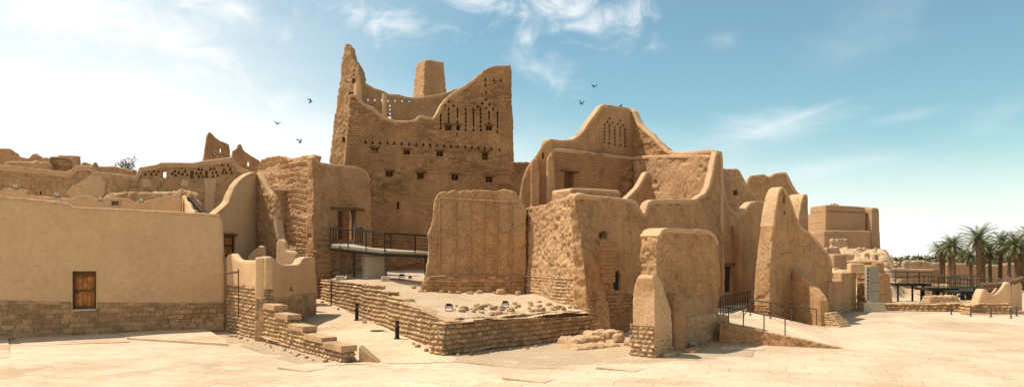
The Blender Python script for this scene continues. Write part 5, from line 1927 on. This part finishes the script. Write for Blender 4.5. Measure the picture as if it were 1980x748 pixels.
o = leafmass('tree_belt', 88, 330, 185, 215, crown_h(3.4, 2.2, .16), 26000, .55, 'bush_leaf', 'stuff', 'distant dark green belt of trees along the right horizon')
o['category'] = 'trees'
def far_hill(name, x0, x1, y, h, mat):
    gx = np.linspace(x0, x1, 80)
    gy = np.linspace(y - 120, y + 120, 14)
    X, Y = np.meshgrid(gx, gy)
    p = np.stack([X.ravel() * .006, Y.ravel() * .006, 0 * X.ravel()], 1)
    Z = h * (0.7 + .9 * fbm(p, 4).reshape(X.shape)) * np.clip(1 - np.abs(Y - y) / 120, 0, 1) * sst(0, .2, (X - x0) / (x1 - x0)) * sst(0, .2, (x1 - X) / (x1 - x0)) - 1
    ny, nx = X.shape
    idx = np.arange(nx * ny).reshape(ny, nx)
    q = np.stack([idx[:-1, :-1], idx[:-1, 1:], idx[1:, 1:], idx[1:, :-1]], -1).reshape(-1, 4)
    me = bpy.data.meshes.new(name)
    me.from_pydata(np.stack([X.ravel(), Y.ravel(), Z.ravel()], 1).tolist(), [], q.tolist())
    me.polygons.foreach_set('use_smooth', np.ones(len(me.polygons), dtype=bool))
    me.materials.append(MATS[mat])
    o = bpy.data.objects.new(name, me)
    COL.objects.link(o)
    tag(o, kind='structure')


far_hill('hills', 350, 900, 820, 10.5, 'far_rubble')

# =================================================================== DATE PALMS
def palm_crown(seed, n=46, length=2.35, dry=False):
    rr = random.Random(seed)
    bm = bmesh.new()
    for i in range(n):
        az = i * 2.39996 + rr.uniform(-.25, .25)
        t = i / n
        el = R(82 - 105 * t ** .85) if not dry else R(rr.uniform(-78, -35))
        ln = length * rr.uniform(.82, 1.1) * (.72 + .5 * math.sin(math.pi * min(1, t + .15)) if not dry else .62)
        p = Vector((0, 0, 0))
        h = Vector((math.cos(az), math.sin(az), 0))
        side = Vector((-math.sin(az), math.cos(az), 0))
        seg = 12
        prev = None
        cur = el
        for k in range(seg + 1):
            d_ = h * math.cos(cur) + Vector((0, 0, math.sin(cur)))
            upv = side.cross(d_)
            if k > 0:
                q = p + d_ * ln / seg
                w = .028 * (1 - .8 * k / seg)
                a_, b_, c_, e_ = p + side * w, p - side * w, q - side * w * .8, q + side * w * .8
                vs = [bm.verts.new(v) for v in (a_, b_, c_, e_)]
                bm.faces.new(vs)
                if k > 1:
                    for s2 in (-1, 1):
                        for m_ in (0.0, 0.5):
                            o_ = p.lerp(q, m_)
                            ll = .62 * math.sin(math.pi * (.12 + .82 * k / seg)) ** .7 * rr.uniform(.8, 1.1) * ln / 2.7
                            tip = o_ + (side * s2 * .72 + d_ * .62 - upv * (.0 if not dry else .1) + Vector((0, 0, .22 if not dry else -.3))) * ll
                            wv = d_ * .042
                            vs = [bm.verts.new(v) for v in (o_ - wv, o_ + wv, tip)]
                            bm.faces.new(vs)
                p = q
            cur -= R(rr.uniform(2.4, 6.2)) * (1.0 if not dry else .5)
    return bm


CROWNS = []
for s_ in range(4):
    bm = palm_crown(s_)
    me = bpy.data.meshes.new('crown')
    bm.to_mesh(me)
    bm.free()
    me.materials.append(MATS['palm_leaf'])
    bm = palm_crown(s_ + 50, 20, 2.2, True)
    md = bpy.data.meshes.new('dry_fronds')
    bm.to_mesh(md)
    bm.free()
    md.materials.append(MATS['dry_leaf'])
    CROWNS.append((me, md))


def palm(px, ycrown, ybase, d, s, label, i):
    c, b_ = pt(px, ycrown, d), pt(px, ybase, d)
    zb = min(-.2, b_.z)
    root = thing('date_palm', label, 'palm tree', (c.x, d, zb), 'date palms beyond the square')
    h = c.z - zb
    bm = bmesh.new()
    n_ = int(h / .16)
    lean = (random.uniform(-.25, .25), random.uniform(-.2, .2))
    rings = []
    seg = 10
    for k in range(n_ + 1):
        t = k / n_
        r = (.235 - .05 * t) * s * (1.12 if k % 2 else .92)
        if t > .85:
            r *= 1 + 1.6 * (t - .85)
        o_ = Vector((c.x + lean[0] * (t * t - 1), d + lean[1] * (t * t - 1), zb + h * t))
        rings.append([bm.verts.new(o_ + Vector((math.cos(6.283 * (j + .5 * (k % 2)) / seg), math.sin(6.283 * (j + .5 * (k % 2)) / seg), 0)) * r * random.uniform(.9, 1.1)) for j in range(seg)])
    for k in range(n_):
        for j in range(seg):
            jj = (j + 1) % seg
            bm.faces.new((rings[k][j], rings[k][jj], rings[k + 1][jj], rings[k + 1][j]))
    bm.faces.new(rings[0][::-1])
    bm.faces.new(rings[-1])
    obj('trunk', bm, 'palm_bark', root)
    for nm, me in (('crown', CROWNS[i % 4][0]), ('dry_fronds', CROWNS[i % 4][1])):
        o = bpy.data.objects.new(nm, me)
        COL.objects.link(o)
        o.parent = root
        o.location = (0, 0, h + (.05 if nm == 'crown' else -.05))
        o.rotation_euler = (0, 0, i * 1.3)
        o.scale = (s * .84, s * .84, s * .86)
    return root


def z9(x, y):
    return (1640 + .3208 * x, 400 + .3208 * y)


PAL = [
    (557, 268, 440, 94, .95, 'leftmost date palm, short with a thin leaning trunk'),
    (576, 290, 450, 97, .85, 'short palm right beside the leftmost palm'),
    (632, 240, 470, 88, 1.10, 'tall slim palm left of the tallest palm'),
    (612, 262, 470, 92, .9, 'palm half hidden behind the tall slim one'),
    (737, 310, 470, 90, .85, 'low crowned palm between the tall slim palm and the tallest palm'),
    (782, 196, 480, 86, 1.30, 'tallest date palm of the grove with a broad crown'),
    (806, 240, 470, 91, 1.05, 'palm tucked against the right side of the tallest palm'),
    (850, 275, 460, 92, .95, 'dark low palm right of the tallest palm'),
    (925, 222, 440, 92, 1.10, 'separate upright palm second from the thick palms at right'),
    (976, 262, 440, 95, .95, 'slim palm just left of the thick trunked palm'),
    (1010, 240, 440, 88, 1.25, 'thick trunked palm near the right edge of the picture'),
    (1047, 278, 450, 90, 1.1, 'lower palm at the right edge of the picture'),
    (1095, 200, 450, 90, 1.2, 'palm mostly cut off by the right picture edge'),
    (900, 300, 440, 110, .9, 'small distant palm behind the dark low palm'),
    (690, 292, 440, 108, .9, 'small distant palm behind the tall slim palm'),
]
for i, (x, yc, yb, d, s_, lab) in enumerate(PAL):
    a_, b_ = z9(x, yc), z9(x, yb)
    palm(a_[0], a_[1], b_[1], d, s_, lab, i)
# shrubs under the palms
for px, yb, d, h, lab in ((1888, 572, 62, 1.5, 'dark green shrub behind the lowest walkway'), (1778, 515, 122, 1.6, 'grey green bush in front of the distant ruins'), (1868, 505, 118, 2.2, 'round bush showing between palm trunks')):
    c = pt(px, yb, d)
    t = thing('shrub', lab, 'shrub', (c.x, c.y, c.z - .6))
    bm = bmesh.new()
    for i in range(420):
        a_ = Vector((random.gauss(0, .45), random.gauss(0, .45), random.uniform(0, 1))) * h * .8
        q = Vector((c.x, c.y, c.z - .4)) + a_
        vs = [bm.verts.new(q + Vector((random.gauss(0, .13), random.gauss(0, .13), random.gauss(0, .13)))) for _ in range(3)]
        bm.faces.new(vs)
    obj('foliage', bm, 'bush_leaf', t)

# =================================================================== BIRDS
def bird_mesh(up, sweep, perched=False):
    if perched:
        V = [(0, 0, .10), (-.10, 0, .06), (-.22, 0, .02), (.07, 0, .17), (.10, 0, .23), (.14, 0, .225), (.0, .03, .0), (0, -.03, 0)]
        E = [(0, 1), (1, 2), (0, 3), (3, 4), (4, 5), (0, 6), (0, 7)]
        Rr_ = [.075, .06, .02, .05, .04, .01, .012, .012]
    else:
        V = [(0, 0, 0), (-.12, 0, 0), (-.27, 0, .01), (.10, 0, .02), (.17, 0, .035), (.21, 0, .03)]
        E = [(0, 1), (1, 2), (0, 3), (3, 4), (4, 5)]
        Rr_ = [.07, .05, .035, .05, .038, .01]
        for sg in (-1, 1):
            b_ = len(V)
            V += [(.05, .09 * sg, .05 + .05 * up), (.11 - sweep * .3, .22 * sg, .05 + .16 * up), (-.02 - sweep, .36 * sg, .05 + .26 * up), (-.09, .13 * sg, .04 + .07 * up), (-.10 - sweep, .26 * sg, .05 + .18 * up)]
            E += [(0, b_), (b_, b_ + 1), (b_ + 1, b_ + 2), (b_, b_ + 3), (b_ + 1, b_ + 4)]
            Rr_ += [.045, .04, .015, .03, .025]
    me = bpy.data.meshes.new('bird')
    me.from_pydata(V, E, [])
    o = bpy.data.objects.new('b', me)
    COL.objects.link(o)
    m = o.modifiers.new('s', 'SKIN')
    for i, r in enumerate(Rr_):
        o.data.skin_vertices[0].data[i].radius = (r, r)
    o.data.skin_vertices[0].data[0].use_root = True
    o.modifiers.new('d', 'SUBSURF').levels = 1
    dg = bpy.context.evaluated_depsgraph_get()
    out = bpy.data.meshes.new_from_object(o.evaluated_get(dg))
    bpy.data.objects.remove(o)
    out.name = 'bird'
    out.polygons.foreach_set('use_smooth', np.ones(len(out.polygons), dtype=bool))
    out.materials.clear()
    out.materials.append(MATS['bird_grey'])
    return out


BM = [bird_mesh(1.3, .1), bird_mesh(.9, .02), bird_mesh(1.6, .12)]
for px, py, d, rz, ry, k, lab in ((601, 198, 58, .4, -.4, 0, 'dark bird flying nearest to the spiked left corner of the tall tower'), (536, 240, 62, 2.2, .3, 1, 'dark bird flying farthest left in the white sky'),
                                  (581, 276, 58, -.5, -.3, 2, 'dark bird flying lowest, left of the tall tower'), (1124, 202, 60, .8, .2, 0, 'dark bird flying just left of the courtyard gable peak'),
                                  (1148, 168, 60, 1.2, .5, 1, 'dark bird flying highest above the courtyard gable')):
    o = bpy.data.objects.new('bird', BM[k])
    COL.objects.link(o)
    o.location = pt(px, py, d)
    o.rotation_euler = (.2, ry, rz)
    o.scale = (.8, .8, .8)
    tag(o, lab, 'bird', 'birds in flight')
o = bpy.data.objects.new('bird', bird_mesh(0, 0, True))
COL.objects.link(o)
x, z = PK.loc(1203, 206.5)
o.location = PK.world(x, .35, z - .02)
o.rotation_euler = (0, 0, .3)
tag(o, 'small dark bird perched on the flat peak of the courtyard gable', 'bird')

bpy.data.objects.remove(TMP)
bpy.data.objects.remove(src)

# =================================================================== CAMERA, SUN, SKY
cam = bpy.data.cameras.new('camera')
cam.sensor_fit = 'HORIZONTAL'
cam.sensor_width = 36.0
cam.lens = 36.0 * F / 1980.0
cam.shift_y = (HZ - 374.0) / 1980.0
cam.clip_end = 20000
co_ = bpy.data.objects.new('camera', cam)
COL.objects.link(co_)
co_.location = (0, 0, CAMZ)
co_.rotation_euler = (R(90), 0, 0)
SC.camera = co_

S = Vector((-0.46, 0.09, 0.88)).normalized()
SUN_EL, SUN_AZ = math.asin(S.z), math.atan2(S.x, S.y)
sun = bpy.data.lights.new('sun', 'SUN')
sun.energy = 3.5
sun.angle = R(0.5)
sun.color = (1.0, 0.93, 0.84)
so = bpy.data.objects.new('sun', sun)
COL.objects.link(so)
so.location = S * 200
so.rotation_euler = S.to_track_quat('Z', 'Y').to_euler()

w = bpy.data.worlds.new('World')
SC.world = w
w.use_nodes = True
nt = w.node_tree
nt.nodes.clear()
L = nt.links.new
out = nn(nt, 'ShaderNodeOutputWorld')
bg = nn(nt, 'ShaderNodeBackground')
bg.inputs['Strength'].default_value = 0.15
L(bg.outputs[0], out.inputs[0])
sky = nn(nt, 'ShaderNodeTexSky')
sky.sky_type = 'NISHITA'
sky.sun_disc = False
sky.sun_elevation = SUN_EL
sky.sun_rotation = SUN_AZ
sky.altitude = 600
sky.air_density = 1.0
sky.dust_density = 1.2
sky.ozone_density = 1.0
tc = nn(nt, 'ShaderNodeTexCoord')
D = tc.outputs['Generated']


def M(op, a, b=None, c=None, clamp=False):
    n = nn(nt, 'ShaderNodeMath', operation=op)
    n.use_clamp = clamp
    for i, v in enumerate((a, b, c)):
        if v is None:
            continue
        if isinstance(v, (int, float)):
            n.inputs[i].default_value = v
        else:
            L(v, n.inputs[i])
    return n.outputs[0]


def DOT(v):
    n = nn(nt, 'ShaderNodeVectorMath', operation='DOT_PRODUCT')
    L(D, n.inputs[0])
    n.inputs[1].default_value = v
    return n.outputs['Value']


def SS(x, a, b, lo=0.0, hi=1.0):
    n = nn(nt, 'ShaderNodeMapRange', interpolation_type='SMOOTHSTEP')
    L(x, n.inputs[0])
    n.inputs[1].default_value = a
    n.inputs[2].default_value = b
    n.inputs[3].default_value = lo
    n.inputs[4].default_value = hi
    return n.outputs[0]


def MIX(f, a, b, blend='MIX'):
    n = nn(nt, 'ShaderNodeMix', data_type='RGBA', blend_type=blend)
    if isinstance(f, (int, float)):
        n.inputs[0].default_value = f
    else:
        L(f, n.inputs[0])
    for i, v in ((6, a), (7, b)):
        if isinstance(v, tuple):
            n.inputs[i].default_value = (*v, 1)
        else:
            L(v, n.inputs[i])
    return n.outputs[2]


sep = nn(nt, 'ShaderNodeSeparateXYZ')
L(D, sep.inputs[0])
X_, Y_, Z_ = sep.outputs


def dirv(px, py):
    return Vector(((px - CX) / F, 1.0, (HZ - py) / F)).normalized()


def NOISE(scale, det=6, rough=.6, stretch=(1, 1, 1), rot=(0, 0, 0), dist=0.0, off=(0, 0, 0)):
    mp = nn(nt, 'ShaderNodeMapping')
    mp.inputs['Scale'].default_value = stretch
    mp.inputs['Rotation'].default_value = rot
    mp.inputs['Location'].default_value = off
    L(D, mp.inputs[0])
    n = nn(nt, 'ShaderNodeTexNoise')
    n.inputs['Scale'].default_value = scale
    n.inputs['Detail'].default_value = det
    n.inputs['Roughness'].default_value = rough
    n.inputs['Distortion'].default_value = dist
    L(mp.outputs[0], n.inputs['Vector'])
    return n.outputs['Fac']


base = MIX(1.0, sky.outputs[0], (0.53, 0.655, 0.545), 'MULTIPLY')
# thin veil of dust and high cloud, thickest towards the sun side (left) and the horizon
az = M('ARCTAN2', X_, Y_)
veil_az = SS(az, -.80, .50, 1.0, 0.0)
veil_el = SS(Z_, -.01, .27, 1.0, 0.0)
nv = NOISE(2.2, 5, .55, (1, 1, 2.5), (0, R(25), 0), .4)
veil = M('MULTIPLY_ADD', veil_az, .92, M('MULTIPLY', veil_el, 1.0))
veil = M('ADD', veil, M('MULTIPLY', M('SUBTRACT', nv, .5), .55))
veil = SS(veil, .33, 1.2)
HAZE = (4.7, 4.62, 4.48)
colr = MIX(M('MULTIPLY', veil, .95), base, HAZE)


def cloud(px, py, ra, rb, ang, dens, noise, soft=.55):
    """one cloud: an elliptical patch of sky (half widths in degrees) broken up by noise"""
    global colr
    c = dirv(px, py)
    r = Vector((c.y, -c.x, 0)).normalized()
    u = r.cross(c)
    ca, sa = math.cos(R(ang)), math.sin(R(ang))
    a1, b1 = r * ca + u * sa, -r * sa + u * ca
    A_ = M('DIVIDE', DOT(a1), math.sin(R(ra)))
    B_ = M('DIVIDE', DOT(b1), math.sin(R(rb)))
    e = M('SQRT', M('ADD', M('MULTIPLY', A_, A_), M('MULTIPLY', B_, B_)))
    front_ = M('GREATER_THAN', DOT(c), 0.2)
    v = M('SUBTRACT', M('ADD', 1.0, M('MULTIPLY', M('SUBTRACT', noise, .5), 3.2)), e)
    f = M('MULTIPLY', M('MULTIPLY', SS(v, 0.0, soft * 3.6), dens), front_)
    colr = MIX(f, colr, (4.7, 4.66, 4.62))


nA = NOISE(9, 8, .62, (1, 1, 2.2), (0, R(-14), 0), .5)
nB = NOISE(14, 8, .65, (1, 1, 1.6), (0, R(12), 0), .8, (3, 1, 2))
nC = NOISE(5, 8, .6, (1, 1, 3.2), (0, R(16), 0), .6, (7, 2, 5))
cloud(330, 85, 14, 2.6, -26, 1.0, nB)
cloud(150, 40, 9, 2.5, -18, .8, nA)
cloud(430, 15, 5.0, 1.5, -18, 1.0, nB)
cloud(760, 45, 6.5, 2.0, -6, 1.0, nB)
cloud(700, 25, 2.5, .8, 0, .5, nB)
cloud(60, 20, 5.0, 1.5, -8, .9, nB)
cloud(920, 5, 4.5, 1.5, -5, 1.0, nB)
cloud(1075, 25, 7.0, 2.2, -8, .75, nB)
cloud(1020, 72, 1.0, 1.2, 60, .8, nB)
cloud(1155, 40, 5.0, 2.2, -20, .9, nB)
cloud(1225, 20, 2.0, 2.0, -50, .45, nB)
cloud(1040, 130, 4, 2.0, -25, .6, nB)
cloud(1400, 75, 2.0, .8, 0, .25, nA)
cloud(1475, 255, 9, 2.2, 13, .5, nC)
cloud(1520, 235, 4.5, .5, 17, .6, nB)
cloud(1370, 275, 4.5, 1.5, 0, .5, nC)
cloud(1560, 330, 7.0, 1.2, 4, .4, nC)
cloud(1650, 60, 7, 4.0, 25, .22, nC)
cloud(1750, 225, 4.5, .6, 8, .25, nC)
cloud(1940, 215, 4.0, 2.0, 15, .22, nC)
cloud(1300, 330, 9.0, 2.5, 0, .35, nC)
L(colr, bg.inputs['Color'])

SC.view_settings.view_transform = 'Standard'
SC.view_settings.look = 'None'
SC.view_settings.exposure = 0.72
SC.view_settings.gamma = 1.0
SC.view_settings.use_curve_mapping = False
SC.cycles.max_bounces = 6
SC.cycles.diffuse_bounces = 4
SC.cycles.use_denoising = True
